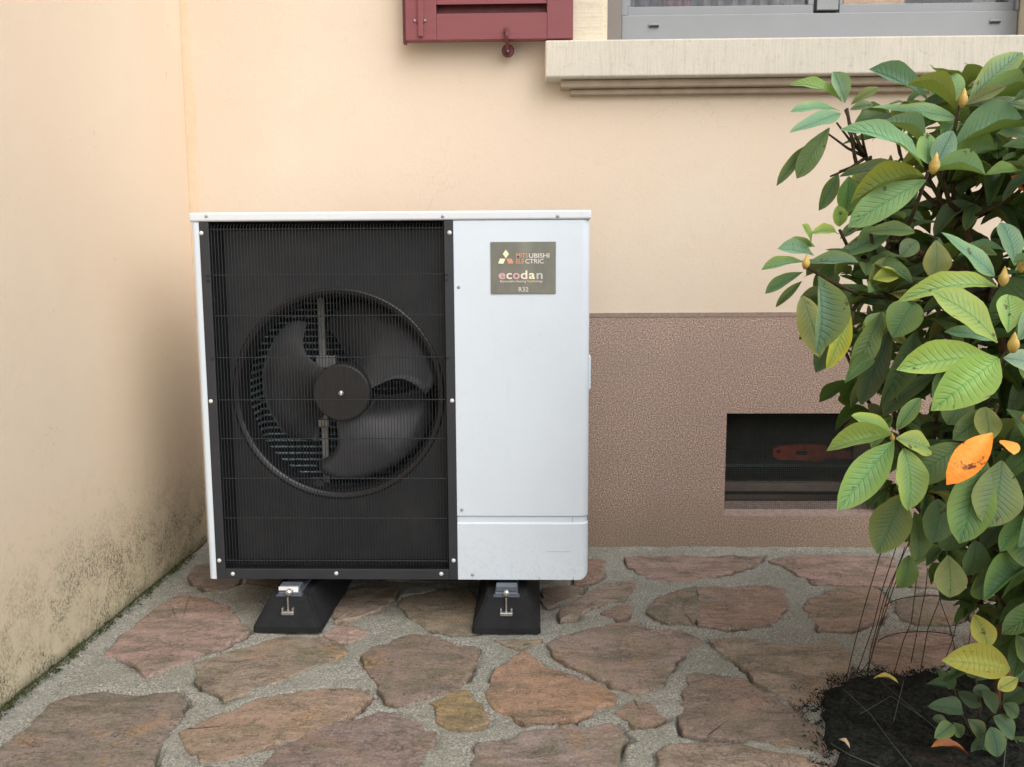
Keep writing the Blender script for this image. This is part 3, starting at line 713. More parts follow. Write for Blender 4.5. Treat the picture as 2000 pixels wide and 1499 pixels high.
for i, (q, c0, kind) in enumerate(outl):
    if i == 8: c0 = c0
    bm = bmesh.new(); n = len(q); s = i*5.1
    rr_ = random.Random(i); hh = rr_.uniform(.002, .0055); tx, ty = rr_.uniform(-.012, .012), rr_.uniform(-.012, .012)
    c3 = np.mean(q, axis=0)
    fr = [(1.0, -.02, 0), (1.0, -.001, 0), (.992, .55, .3), (.975, .92, .8), (.92, 1, 1), (.70, 1, 1), (.5, 1, 1), (.28, 1, 1)]
    rings = []
    for (f_, h_, nz_) in fr:
        ring = []
        for v in q:
            p = c3+(v-c3)*f_
            top = hh + (p[0]-c3[0])*tx+(p[1]-c3[1])*ty
            z_ = h_ if h_ <= 0 else top*h_
            z_ += nz_*(.0035*noise.noise(Vector((p[0]*14, p[1]*20, s)))+.0022*noise.noise(Vector((p[0]*40, p[1]*60, s))))
            ring.append(bm.verts.new((p[0]-c3[0], p[1]-c3[1], z_)))
        rings.append(ring)
    for a, c_ in zip(rings, rings[1:]):
        for k in range(n): bm.faces.new((a[k], a[(k+1) % n], c_[(k+1) % n], c_[k]))
    cv_ = bm.verts.new((0, 0, hh)); a = rings[-1]
    for k in range(n): bm.faces.new((a[k], a[(k+1) % n], cv_))
    o = obj('paving_stone', bm, 'paving_stone', paving, True, (c3[0], c3[1], 0.001))
    k_ = rr_.uniform(1.05, 1.4); c_ = PAL[kind]; o.color = (c_[0]*k_, c_[1]*k_*rr_.uniform(.96, 1.05), c_[2]*k_, 1)

# soil bed
bm = bmesh.new()
so_ = resample(chaikin(SOILP, 2), .02); c3 = np.mean(so_, axis=0); rings = []
for f_ in (1.0, .96, .9, .8, .7, .6, .5, .4, .3, .2, .1):
    ring = []
    for v in so_:
        j_ = 1+(.07*noise.noise(Vector((v[0]*14, v[1]*14, 2)))+.05*noise.noise(Vector((v[0]*45, v[1]*45, 2)))-.02) if f_ > .85 else 1
        p = c3+(v-c3)*f_*j_
        z_ = (-.004 if f_ == 1.0 else .016+.006*(1-f_)) + (.009 if f_ < 1 else .004)*noise.noise(Vector((p[0]*17, p[1]*17, 1))) + .006*noise.noise(Vector((p[0]*60, p[1]*60, 1)))
        ring.append(bm.verts.new((p[0], p[1], z_)))
    rings.append(ring)
n = len(so_)
for a, c_ in zip(rings, rings[1:]):
    for k in range(n): bm.faces.new((a[k], a[(k+1) % n], c_[(k+1) % n], c_[k]))
bm.faces.new(rings[-1])
o = obj('soil', bm, 'soil', None, True); o['kind'] = 'structure'; o['label'] = 'dark planting bed at the foot of the shrub'
bm = bmesh.new(); v = [bm.verts.new(p) for p in ((-60, -60, -.05), (60, -60, -.05), (60, 60, -.05), (-60, 60, -.05))]; bm.faces.new(v)
o = obj('ground', bm, 'garden_ground'); o['kind'] = 'structure'

# ------------------------------------------------------------------ the heat pump
UX0, UX1, UYF, UZ0, UZ1 = -.8975, .1525, -.6543, .12495, 1.12083
UYB = UYF+.44
hp = thing('heat_pump', 'white outdoor heat pump with black fan grille standing in the corner', 'heat pump')
def fp(px, py, Y=UYF): p = at(px, py, Y=Y); return p.x, p.z
XG0 = (fp(388, 440)[0]+fp(424, 1125)[0])/2; XG1 = (fp(886, 440)[0]+fp(893, 1125)[0])/2
ZTP = fp(700, 431.5)[1]; ZLO = fp(1000, 1009)[1]
# casing: sides, back, base, and the white front strip
bm = bmesh.new()
def side_profile(bm, pts, z0, z1):     # closed XY outline extruded in Z
    a = [bm.verts.new((x, y, z0)) for x, y in pts]; c_ = [bm.verts.new((x, y, z1)) for x, y in pts]; n = len(pts)
    bm.faces.new(a); bm.faces.new(c_[::-1])
    for k in range(n): bm.faces.new((a[k], c_[k], c_[(k+1) % n], a[(k+1) % n]))
    bmesh.ops.recalc_face_normals(bm, faces=bm.faces)
def arc(cx, cy, r, a0, a1, n=6): return [(cx+r*math.cos(R(a0+(a1-a0)*k/n)), cy+r*math.sin(R(a0+(a1-a0)*k/n))) for k in range(n+1)]
rf = .012
pts = arc(UX0+rf+.002, UYF+rf, rf, 180, 270) + [(XG0, UYF), (XG0, UYF+.018), (UX0+.02, UYF+.018), (UX0+.003, UYB), (UX0+.002, UYB)]
side_profile(bm, [(UX0+.002, UYB)]+arc(UX0+rf+.002, UYF+rf, rf, 180, 270)+[(XG0-.0006, UYF), (XG0-.0006, UYF+.016), (UX0+.016, UYF+.016), (UX0+.016, UYB)], UZ0, ZTP-.0012)
obj('side_panel', bm, 'casing_white', hp, True)
hpo = [o for o in COL.objects if o.name == 'side_panel'][0]
for p_ in hpo.data.polygons: p_.use_smooth = False
bm = bmesh.new(); rf2 = .022
side_profile(bm, [(XG1+.0006, UYF+.016), (XG1+.0006, UYF+.0005)]+arc(UX1-rf2-.001, UYF+rf2+.0005, rf2, 270, 360, 10)+[(UX1-.001, UYB), (UX1-.017, UYB), (UX1-.017, UYF+.03), (XG1+.02, UYF+.03)], ZLO+.0012, ZTP-.0012)
svc = obj('service_panel', bm, 'casing_white', hp)
# lower cover with its rounded corner and pressed step
bm = bmesh.new()
zst = fp(1000, 1024)[1]
side_profile(bm, [(XG1+.0006, UYF+.016), (XG1+.0006, UYF+.0045)]+arc(UX1-rf2-.003, UYF+rf2+.0045, rf2, 270, 360, 10)+[(UX1-.003, UYB), (UX1-.019, UYB), (UX1-.019, UYF+.03), (XG1+.02, UYF+.03)], zst+.0035, ZLO-.0012)
side_profile(bm, [(XG1+.0006, UYF+.016), (XG1+.0006, UYF)]+arc(UX1-rf2-.001, UYF+rf2, rf2, 270, 360, 10)+[(UX1-.001, UYB), (UX1-.017, UYB), (UX1-.017, UYF+.03), (XG1+.02, UYF+.03)], UZ0+.0005, zst)
# slanted shoulder between the two
a0_ = [(XG1+.0006, UYF)]+arc(UX1-rf2-.001, UYF+rf2, rf2, 270, 360, 10)+[(UX1-.001, UYB)]
a1_ = [(XG1+.0006, UYF+.0045)]+arc(UX1-rf2-.003, UYF+rf2+.0045, rf2, 270, 360, 10)+[(UX1-.003, UYB)]
va = [bm.verts.new((x, y, zst+.0001)) for x, y in a0_]; vb = [bm.verts.new((x, y, zst+.0036)) for x, y in a1_]
for k in range(len(va)-1): bm.faces.new((va[k], va[k+1], vb[k+1], vb[k]))
low = obj('lower_cover', bm, 'casing_white', hp)
# clip the rounded bottom corner
cutm = bmesh.new(); rc = .030
pc = [(UX1+.02, UZ0-.02), (UX1-rc, UZ0-.02), (UX1-rc, UZ0+.0001)]+[(UX1-rc+rc*math.sin(R(t_)), UZ0+rc-rc*math.cos(R(t_))) for t_ in range(9, 91, 9)]+[(UX1+.02, UZ0+rc)]
prism(cutm, pc, UYF-.05, UYB+.05)
cme = bpy.data.meshes.new('cut'); cutm.to_mesh(cme); cutm.free(); co = bpy.data.objects.new('cut', cme); COL.objects.link(co)
md = low.modifiers.new('b', 'BOOLEAN'); md.object = co; md.operation = 'DIFFERENCE'; md.solver = 'EXACT'
dg = bpy.context.evaluated_depsgraph_get(); nm = bpy.data.meshes.new_from_object(low.evaluated_get(dg)); low.modifiers.clear()
if len(nm.polygons) > 10: low.data = nm
bpy.data.objects.remove(co); bpy.data.meshes.remove(cme)
for px in (1054, 1120):
    x, z_ = fp(px, 1130); obj('knockout_line', bx(x-.0008, x+.0008, UYF-.0006, UYF+.003, UZ0+.0006, UZ0+.008), 'screw_grey', hp)
x0_, z_ = fp(1066, 1078); x1_, _ = fp(1114, 1078); obj('knockout_line', bx(x0_, x1_, UYF-.0004, UYF+.003, z_-.0005, z_+.0005), 'screw_grey', hp)
x0_, z_ = fp(1118, 1016); obj('knockout_line', bx(x0_, x0_+.0012, UYF+.0035, UYF+.008, z_-.008, z_+.006), 'screw_grey', hp)
# lid
bm = bmesh.new(); box(bm, UX0-.001, UX1+.0015, UYF-.004, UYB+.004, ZTP, UZ1, bev=.005, seg=3)
obj('top_panel', bm, 'gloss_white', hp, True).data.shade_flat() if hasattr(bpy.types.Mesh, 'shade_flat') else None
obj('base_pan', bx(UX0+.02, UX1-.03, UYF+.03, UYB-.002, UZ0-.004, UZ0+.02), 'dull_steel', hp)
obj('back_panel', bx(UX0+.0165, UX1-.0175, UYB-.01, UYB-.002, UZ0+.0205, ZTP-.002), 'dull_steel', hp)
obj('divider_panel', bx(XG1+.004, XG1+.006, UYF+.06, UYB-.011, UZ0+.021, ZTP-.002), 'recess_black', hp)
hd = bx(UX1-.0005, UX1+.010, UYF+.10, UYF+.21, fp(1150, 772)[1], fp(1150, 702)[1], bev=.004); obj('side_handle', hd, 'casing_white', hp)
# black trim around the fan opening
ztb = fp(650, 1112)[1]; zt1 = fp(650, 1131)[1]
obj('grille_frame', bx(XG0, XG0+.025, UYF-.0015, UYF+.006, UZ0, ZTP-.0015, bev=.0015), 'trim_black', hp)
obj('grille_frame', bx(XG1-.024, XG1, UYF-.0015, UYF+.006, UZ0, ZTP-.0015, bev=.0015), 'trim_black', hp)
obj('grille_frame', bx(XG0+.0252, XG1-.0242, UYF-.0015, UYF+.006, UZ0, ztb, bev=.0015), 'trim_black', hp)
gx0, gx1, gz0, gz1 = XG0+.0252, XG1-.0242, ztb, ZTP-.0015
YB = UYF+.052      # shroud plane
RB, CFX, CFZ = None, None, None
pc_ = at(661, 772, Y=YB); pl_ = at(459, 772, Y=YB); CFX, CFZ = pc_.x, pc_.z; RB = pc_.x-pl_.x
# recess walls
bm = bmesh.new()
def quad(bm, *p): return bm.faces.new([bm.verts.new(q) for q in p])
ins_ = .022
quad(bm, (gx0, UYF+.006, gz0), (gx0, UYF+.006, gz1), (gx0+ins_, YB, gz1), (gx0+ins_, YB, gz0))
quad(bm, (gx1, UYF+.006, gz0), (gx1-ins_*.3, YB, gz0), (gx1-ins_*.3, YB, gz1), (gx1, UYF+.006, gz1))
quad(bm, (gx0, UYF+.006, gz0), (gx0+ins_, YB, gz0+.012), (gx1-ins_*.3, YB, gz0+.012), (gx1, UYF+.006, gz0))
quad(bm, (gx0, UYF+.006, gz1), (gx1, UYF+.006, gz1), (gx1-ins_*.3, YB, gz1-.02), (gx0+ins_, YB, gz1-.02))
bmesh.ops.solidify(bm, geom=bm.faces[:], thickness=.0012)
obj('recess_lining', bm, 'recess_black', hp)
# shroud plate with round hole and rolled bell mouth
bm = bmesh.new(); n = 96; rx0, rx1, rz0, rz1 = gx0-.01, gx1+.01, UZ0+.02, ZTP-.003
inn, outr = [], []
for k in range(n):
    t_ = 2*math.pi*k/n; c_, s_ = math.cos(t_), math.sin(t_)
    inn.append(bm.verts.new((CFX+(RB+.006)*c_, YB, CFZ+(RB+.006)*s_)))
    m_ = min(((rx1-CFX)/c_ if c_ > 1e-9 else (rx0-CFX)/c_ if c_ < -1e-9 else 9), ((rz1-CFZ)/s_ if s_ > 1e-9 else (rz0-CFZ)/s_ if s_ < -1e-9 else 9))
    outr.append(bm.verts.new((CFX+m_*c_, YB, CFZ+m_*s_)))
for k in range(n): bm.faces.new((inn[k], outr[k], outr[(k+1) % n], inn[(k+1) % n]))
for f_ in bm.faces: 
    if f_.normal.y > 0: pass
bmesh.ops.recalc_face_normals(bm, faces=bm.faces)
for cc in ((rx0, rz0), (rx1, rz0), (rx0, rz1), (rx1, rz1)):
    near = sorted(outr, key=lambda v_: (v_.co.x-cc[0])**2+(v_.co.z-cc[1])**2)[:2]
    vv_ = bm.verts.new((cc[0], YB, cc[1])); 
    try: bm.faces.new((near[0], near[1], vv_))
    except Exception: pass
obj('shroud', bm, 'recess_black', hp)
bm = bmesh.new()
prof = [(RB+.0065, YB+.0005), (RB+.004, YB-.003), (RB, YB-.004), (RB-.004, YB-.001)]+[(RB-.004-.013*math.sin(R(t_)), YB+.022-.023*math.cos(R(t_))) for t_ in range(10, 91, 10)]+[(RB-.017, YB+.05), (RB-.017, YB+.075)]
lathe_y(bm, CFX, CFZ, prof, 96); bmesh.ops.recalc_face_normals(bm, faces=bm.faces)
obj('bell_mouth', bm, 'lip_black', hp, True)
# coil: back and left side, tubes running round the corner
bm = bmesh.new(); YC = UYB-.06
box(bm, UX0+.05, XG1-.002, YC, YC+.03, UZ0+.03, ZTP-.01); box(bm, UX0+.03, UX0+.049, UYF+.09, YC+.03, UZ0+.03, ZTP-.01)
he = obj('heat_exchanger', bm, 'coil_fin', hp)
bm = bmesh.new(); z_ = UZ0+.05
while z_ < ZTP-.03:
    tube(bm, [(UX0+.055, UYF+.10, z_), (UX0+.055, YC-.03, z_), (UX0+.062, YC-.012, z_), (UX0+.08, YC-.005, z_), (XG1-.01, YC-.005, z_)], .0042, 6)
    z_ += .0205
bmesh.ops.recalc_face_normals(bm, faces=bm.faces)
o = obj('coil_tubes', bm, 'coil_tube', he, True); o['kind'] = 'stuff'
# fins / vertical baffle seen as a ladder beside the fan
bm = bmesh.new(); xx = UX0+.075
for k in range(28):
    x = UX0+.06+k*.022
    box(bm, x, x+.0015, YC-.012, YC-.0005, UZ0+.04, ZTP-.03)
o = obj('coil_fins', bm, 'coil_fin', he); o['kind'] = 'stuff'
# motor bracket
YMB = YB+.17
bx0 = at(633, 800, Y=YMB).x
mb = obj('motor_bracket', bx(bx0-.010, bx0+.010, YMB, YMB+.02, UZ0+.03, ZTP-.02, bev=.002), 'dull_steel', hp)
zc_ = at(650, 702, Y=YMB-.02).z
obj('bracket_plate', bx(bx0-.014, bx0+.044, YMB-.024, YMB-.0005, zc_-.026, zc_+.010, bev=.003), 'dull_steel', hp)
zc_ = at(650, 828, Y=YMB-.02).z
obj('bracket_plate', bx(bx0-.014, bx0+.02, YMB-.024, YMB-.0005, zc_-.010, zc_+.012, bev=.003), 'dull_steel', hp)
# fan
fan = bpy.data.objects.new('fan', None); COL.objects.link(fan); fan.parent = hp
YH = YB+.030; ph_ = at(666.5, 768, Y=YH); HX, HZ = ph_.x, ph_.z; RH = at(723, 768, Y=YH).x-HX
CX2, CZ2 = CFX+.010, CFZ
obj('motor', disc_y(HX, HZ, [(.05, YH+.06), (.052, YH+.065), (.052, YH+.12)], 32), 'trim_black', fan)
obj('hub', disc_y(HX, HZ, [(RH*.10, YH-.0002), (RH*.93, YH), (RH*.985, YH+.003), (RH, YH+.008), (RH, YH+.075)], 56), 'hub_black', fan)
obj('hub_screw', disc_y(HX, HZ, [(.003, YH-.008), (.0065, YH-.006), (.0065, YH-.0003)], 12), 'screw_white', fan)
RT_ = RB-.034
def blade(th0):
    bm = bmesh.new(); NU, NV = 22, 12; g = []
    for v in range(NV+1):
        rr = v/NV; r = RH*.9+(RT_-RH*.9)*rr; row = []
        # leading edge concave near hub, sweeping forward at the tip; trailing edge rounded
        lead = th0 - 6 + 14*math.sin(rr*math.pi)*.9 - 8*rr
        trail = th0 + 80 + 27*rr**.8 - 26*max(0, rr-.82)/.18*.55
        for u in range(NU+1):
            uu = u/NU; th = R(lead+(trail-lead)*uu)
            rd = r - (.030*(max(0, .12-uu)/.12)**2 + .03*(max(0, uu-.86)/.14)**2)*rr
            dep = YH+.020 + .115*uu**1.1 - .02*math.sin(uu*math.pi) + .012*rr
            row.append(bm.verts.new((HX+rd*math.cos(th)+(CX2-HX)*rr, dep, HZ+rd*math.sin(th)+(CZ2-HZ)*rr)))
        g.append(row)
    for v in range(NV):
        for u in range(NU): bm.faces.new((g[v][u], g[v][u+1], g[v+1][u+1], g[v+1][u]))
    bmesh.ops.solidify(bm, geom=bm.faces[:], thickness=.003); bmesh.ops.recalc_face_normals(bm, faces=bm.faces)
    return bm
for th in (12, 132, 258): obj('fan_blade', blade(th), 'blade_grey', fan, True)
# grille: fine vertical wires (past counting at this size) and cross wires
bm = bmesh.new(); nW = 72; YG = UYF+.004
for k in range(nW):
    x = gx0+.004+(gx1-gx0-.008)*k/(nW-1)
    tube(bm, [(x, YG+.030, gz1-.004), (x, YG+.006, gz1-.006), (x, YG, gz1-.016), (x, YG, gz0+.014), (x, YG+.006, gz0+.006), (x, YG+.030, gz0+.005)], .00095, 4, False)
bmesh.ops.recalc_face_normals(bm, faces=bm.faces)
gr = obj('fan_grille', bm, 'wire_black', hp); gr['kind'] = 'stuff'
for yy in (447, 537, 617, 699, 782, 858, 936, 1014, 1097):
    z_ = fp(640, yy)[1]
    obj('cross_wire', tb([(gx0-.004, YG+.012, z_), (gx0+.004, YG+.0028, z_), (gx1-.004, YG+.0028, z_), (gx1+.004, YG+.012, z_)], .0013, 5), 'wire_black', hp)
for yy in (537, 547, 1, 700):
    if yy < 100: continue
    for xx in (XG0+.018, XG1-.019):
        z_ = fp(640, yy)[1]; obj('wire_clip', bx(xx-.004, xx+.004, UYF-.004, UYF-.0016, z_-.003, z_+.003, bev=.001), 'recess_black', hp)
# screws
sb = disc_y(0, 0, [(.0018, -.0032), (.0048, -.0018), (.0058, 0), (.0058, .003)], 12)
sme = bpy.data.meshes.new('screw'); sb.to_mesh(sme); sb.free(); sme.materials.append(MATS['screw_white'])
sme2 = sme.copy(); sme2.materials.clear(); sme2.materials.append(MATS['screw_grey'])
for px, py in ((393.5, 456), (878, 455), (412, 784), (883, 783), (428.5, 1095), (886, 1095), (455, 1121), (657, 1120), (862, 1121)):
    x, z_ = fp(px, py); obj('screw', sme, None, hp, False, (x, UYF-.0018, z_))
for px, py in ((404, 423), (865, 423), (1089, 423), (896, 561), (902, 996), (923, 1123)):
    x, z_ = fp(px, py); o = obj('screw', sme2, None, hp, False, (x, UYF-(.0042 if py < 430 else .0002), z_)); o.scale = (.8, .8, .8)
# nameplate
nx0, nz1 = fp(958, 473); nx1, nz0 = fp(1085.5, 574)
bm = bmesh.new(); box(bm, nx0, nx1, UYF-.0022, UYF+.0004, nz0, nz1, bev=.0008)
npl = obj('nameplate', bm, 'nameplate_metal', hp)
PY = UYF-.0029
def text(s, px, px1, py, hpx, mat, bold=.018):
    cu = bpy.data.curves.new('t', 'FONT'); cu.body = s; cu.size = 1; cu.extrude = 0.02; cu.offset = bold
    o = bpy.data.objects.new('t', cu); COL.objects.link(o)
    dg = bpy.context.evaluated_depsgraph_get(); me = bpy.data.meshes.new_from_object(o.evaluated_get(dg))
    bpy.data.objects.remove(o)
    xs = [v.co.x for v in me.vertices]; x0, x1 = min(xs), max(xs)
    p0 = at(px, py, Y=PY); w_ = at(px1, py, Y=PY).x-p0.x; hh_ = (at(px, py-hpx, Y=PY).z-p0.z)/.72
    me.transform(Matrix.Translation((p0.x, PY, p0.z)) @ Matrix.Rotation(R(90), 4, 'X') @ Matrix.Diagonal((w_/(x1-x0), hh_, .012, 1)) @ Matrix.Translation((-x0, 0, 0)))
    return obj('lettering', me, mat, npl)
def dia(cx, cy, ang, mat):
    p0 = at(cx, cy, Y=PY); l = (at(cx, cy-17, Y=PY).z-p0.z); w_ = l*.36; a = R(ang)
    d_ = Vector((math.sin(a), 0, math.cos(a))); s_ = Vector((math.cos(a), 0, -math.sin(a)))
    pts = [p0, p0+d_*l*.5+s_*w_, p0+d_*l, p0+d_*l*.5-s_*w_]
    bm = bmesh.new(); prism(bm, [(q.x, q.z) for q in pts], PY-.0002, PY+.0006); obj('emblem_diamond', bm, mat, npl)
dia(988, 505, 0, 'foil_gold'); dia(987, 506, 238, 'foil_gold'); dia(989, 506, 122, 'foil_orange')
text('MITS', 1008, 1031, 504, 9, 'foil_orange'); text('UBISHI', 1033, 1073, 504, 9, 'foil_pale')
text('ELE', 1008, 1024, 515, 9, 'foil_orange'); text('CTRIC', 1026, 1062, 515, 9, 'foil_pale')
for ch, xa_, xb_, mt in (('e', 974, 987, 'foil_pink'), ('c', 989, 1000, 'foil_cream'), ('o', 1002, 1015, 'foil_pink'), ('d', 1017, 1030, 'foil_cream'), ('a', 1033, 1045, 'foil_gold'), ('n', 1048, 1060, 'foil_grey')):
    text(ch, xa_, xb_, 545, 17, mt, .018)
text('Renewable Heating Technology', 977, 1060, 552, 4.6, 'foil_cream', .0)
text('R32', 1013, 1032, 570, 9, 'foil_pale', .01)

# ------------------------------------------------------------------ rubber feet under the heat pump
def foot(cx, label_, sticker):
    t = thing('rubber_foot', label_, 'foot', 'rubber feet carrying the heat pump')
    t.location = (cx, 0, 0)
    yf = at(600, 1241, Z=0).y; yb = yf+.58; W0, W1, H = .092, .054, .090
    bm = bmesh.new()
    lv = [(0, 0, 0, W0), (.018, 0, .014, W0-.001), (.075, .062, .078, W1+.006), (.088, .070, H, W1)]
    rings = []
    for h_, y_a, zz__, w__ in ((0, 0, 0, W0), (0, .001, .016, W0-.001), (0, .030, .074, W1+.007), (0, .036, H-.002, W1+.001), (0, .040, H, W1-.004)):
        rings.append([bm.verts.new(q) for q in ((-w__, yf+y_a, zz__+.006), (w__, yf+y_a, zz__+.006), (w__, yb-y_a, zz__+.006), (-w__, yb-y_a, zz__+.006))])
    for a, c_ in zip(rings, rings[1:]):
        for k in range(4): bm.faces.new((a[k], a[(k+1) % 4], c_[(k+1) % 4], c_[k]))
    bm.faces.new(rings[0][::-1]); bm.faces.new(rings[-1])
    es = [e for e in bm.edges if abs(e.verts[0].co.z-e.verts[1].co.z) > .005]
    bmesh.ops.bevel(bm, geom=es, offset=.006, segments=2, affect='EDGES')
    obj('rubber_block', bm, 'rubber', t)
    H2 = H+.0065; zr1 = UZ0-.0045
    obj('mounting_rail', bx(-.031, .031, yf+.040, yb-.05, H2, zr1-.0155, bev=.002), 'rail_steel', t)
    obj('rail_lip', bx(-.035, .035, yf+.034, yf+.052, H2-.002, H2+.0015), 'rail_steel', t)
    obj('support_bracket', bx(-.028, .028, yf+.047, yf+.075, zr1-.015, zr1, bev=.001), 'rail_steel', t)
    zb_ = H2+.010
    obj('bolt_head', disc_y(0, zb_, [(.004, yf+.024), (.0085, yf+.027), (.0085, yf+.0395)], 12), 'steel', t)
    # clamp below the rail, lying on the sloped front
    ys_ = yf+.022; z2 = .062
    obj('clamp_stem', bx(-.002, .002, ys_-.002, ys_+.003, z2-.002, H2, bev=.0005), 'steel', t)
    obj('clamp_nut', bx(-.017, .017, ys_-.011, ys_+.004, z2-.012, z2-.002, bev=.002), 'steel', t)
    for s_ in (-1, 1): obj('clamp_ear', bx(s_*.014-.0025, s_*.014+.0025, ys_-.008, ys_+.004, z2-.0018, z2+.007, bev=.001), 'steel', t)
    if sticker:
        bm = bmesh.new(); box(bm, -.030, .023, yf+.042, yf+.0465, zr1-.012, zr1-.003); box(bm, .010, .023, yf+.0405, yf+.0463, zr1-.026, zr1-.0121)
        obj('white_label', bm, 'label_white', t)
    return t
lx = at(562, 1238, Z=.0).x; rx = at(989, 1238, Z=0).x
foot(lx, 'black rubber foot with white label, under the black fan side of heat pump', True)
foot(rx, 'black rubber foot without label, under the white panel side of heat pump', False)

# ------------------------------------------------------------------ rhododendron
def leaf_mesh(name, arch, fold, twist, shape=0, mat='leaf'):
    bm = bmesh.new(); NU, NV = 4, 11; g = []
    uvl = bm.loops.layers.uv.new('UVMap')
    for v in range(NV+1):
        t_ = v/NV
        if shape == 0: w_ = math.sin(math.pi*t_**1.08)**.62
        elif shape == 1: w_ = math.sin(math.pi*t_**1.3)**.66
        else: w_ = math.sin(math.pi*t_**.9)**.7
        w_ = max(w_, .05 if t_ < .5 else .004); row = []
        for u in range(NU+1):
            s_ = (u/NU-.5)*2
            x = s_*.5*w_
            z_ = -arch*(2*t_-.85)**2 + arch*.7 + fold*abs(s_)**1.3*w_ + .03*math.sin(t_*(11+arch*30)+s_*1.3+twist*9)*abs(s_)*w_*.8 - .25*arch*max(0, t_-.7)*3
            y_ = t_
            a = twist*(t_-.3); x, z_ = x*math.cos(a)-z_*math.sin(a)*.0, z_+x*math.sin(a)
            row.append((bm.verts.new((x, y_, z_)), (u/NU, t_)))
        g.append(row)
    for v in range(NV):
        for u in range(NU):
            q = [g[v][u], g[v][u+1], g[v+1][u+1], g[v+1][u]]
            f_ = bm.faces.new([a[0] for a in q])
            for lp, a in zip(f_.loops, q): lp[uvl].uv = a[1]
            f_.smooth = True
    me = bpy.data.meshes.new(name); bm.to_mesh(me); bm.free(); me.materials.append(MATS[mat]); return me
LM = [leaf_mesh('leaf', a, f_, t_, s_) for a, f_, t_, s_ in ((.24, .42, .40, 0), (.03, .04, -.4, 2), (.14, .50, -.2, 1), (.16, .12, .25, 0), (.20, .18, -.3, 0), (.10, .08, .1, 1), (.24, .10, .35, 0), (.18, -.10, -.15, 2), (.06, .22, .35, 1), (.20, .05, -.35, 0))]
WM = leaf_mesh('withered', .12, .15, .3, 1, 'withered_leaf')
rl = random.Random(11)
CLR = {'g': (.175, .31, .125), 'b': (.20, .335, .20), 'l': (.33, .48, .16), 'y': (.40, .44, .11), 'o': (.22, .27, .095), 'd': (.085, .14, .065), 'm': (.14, .225, .10)}  # tones lightened to paint the pale sky sheen into the leaf colour
shrub = thing('rhododendron', 'tall rhododendron shrub with broad green leaves and yellow buds at right', 'shrub')
NL = [0]; STUFF = []
def leaf(B, T, wid, colr, hint, mesh=None, parent=None, mat_w=False):
    Y_ = (T-B); L_ = Y_.length; Y_.normalize()
    Zn = (hint - Y_*hint.dot(Y_)).normalized(); X_ = Y_.cross(Zn)
    M = Matrix((X_*wid, Y_*L_, Zn*L_*.72)).transposed().to_4x4(); M.translation = B
    me = mesh or rl.choice(LM)
    j = rl.uniform(.82, 1.2); c_ = (colr[0]*j*rl.uniform(.92, 1.12), colr[1]*j, colr[2]*j*rl.uniform(.85, 1.2), 1)
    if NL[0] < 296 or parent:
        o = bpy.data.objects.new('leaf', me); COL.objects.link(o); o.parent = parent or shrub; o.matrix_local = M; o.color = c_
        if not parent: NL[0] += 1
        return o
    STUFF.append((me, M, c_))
def pleaf(bx_, by, tx, ty, wpx, k, d=1.55, dd=None, up=.75, side=0, mesh=None, parent=None):
    dd = rl.uniform(-.04, .02) if dd is None else dd
    B = at(bx_, by, d=d); T = at(tx, ty, d=d+dd)
    hint = Vector((side+rl.uniform(-.25, .25), -1, up+rl.uniform(-.15, .25)))
    return leaf(B, T, wpx*d/F*1.08, CLR[k] if isinstance(k, str) else k, hint, mesh or LM[rl.choice((1, 2, 3, 5, 5, 8))], parent)
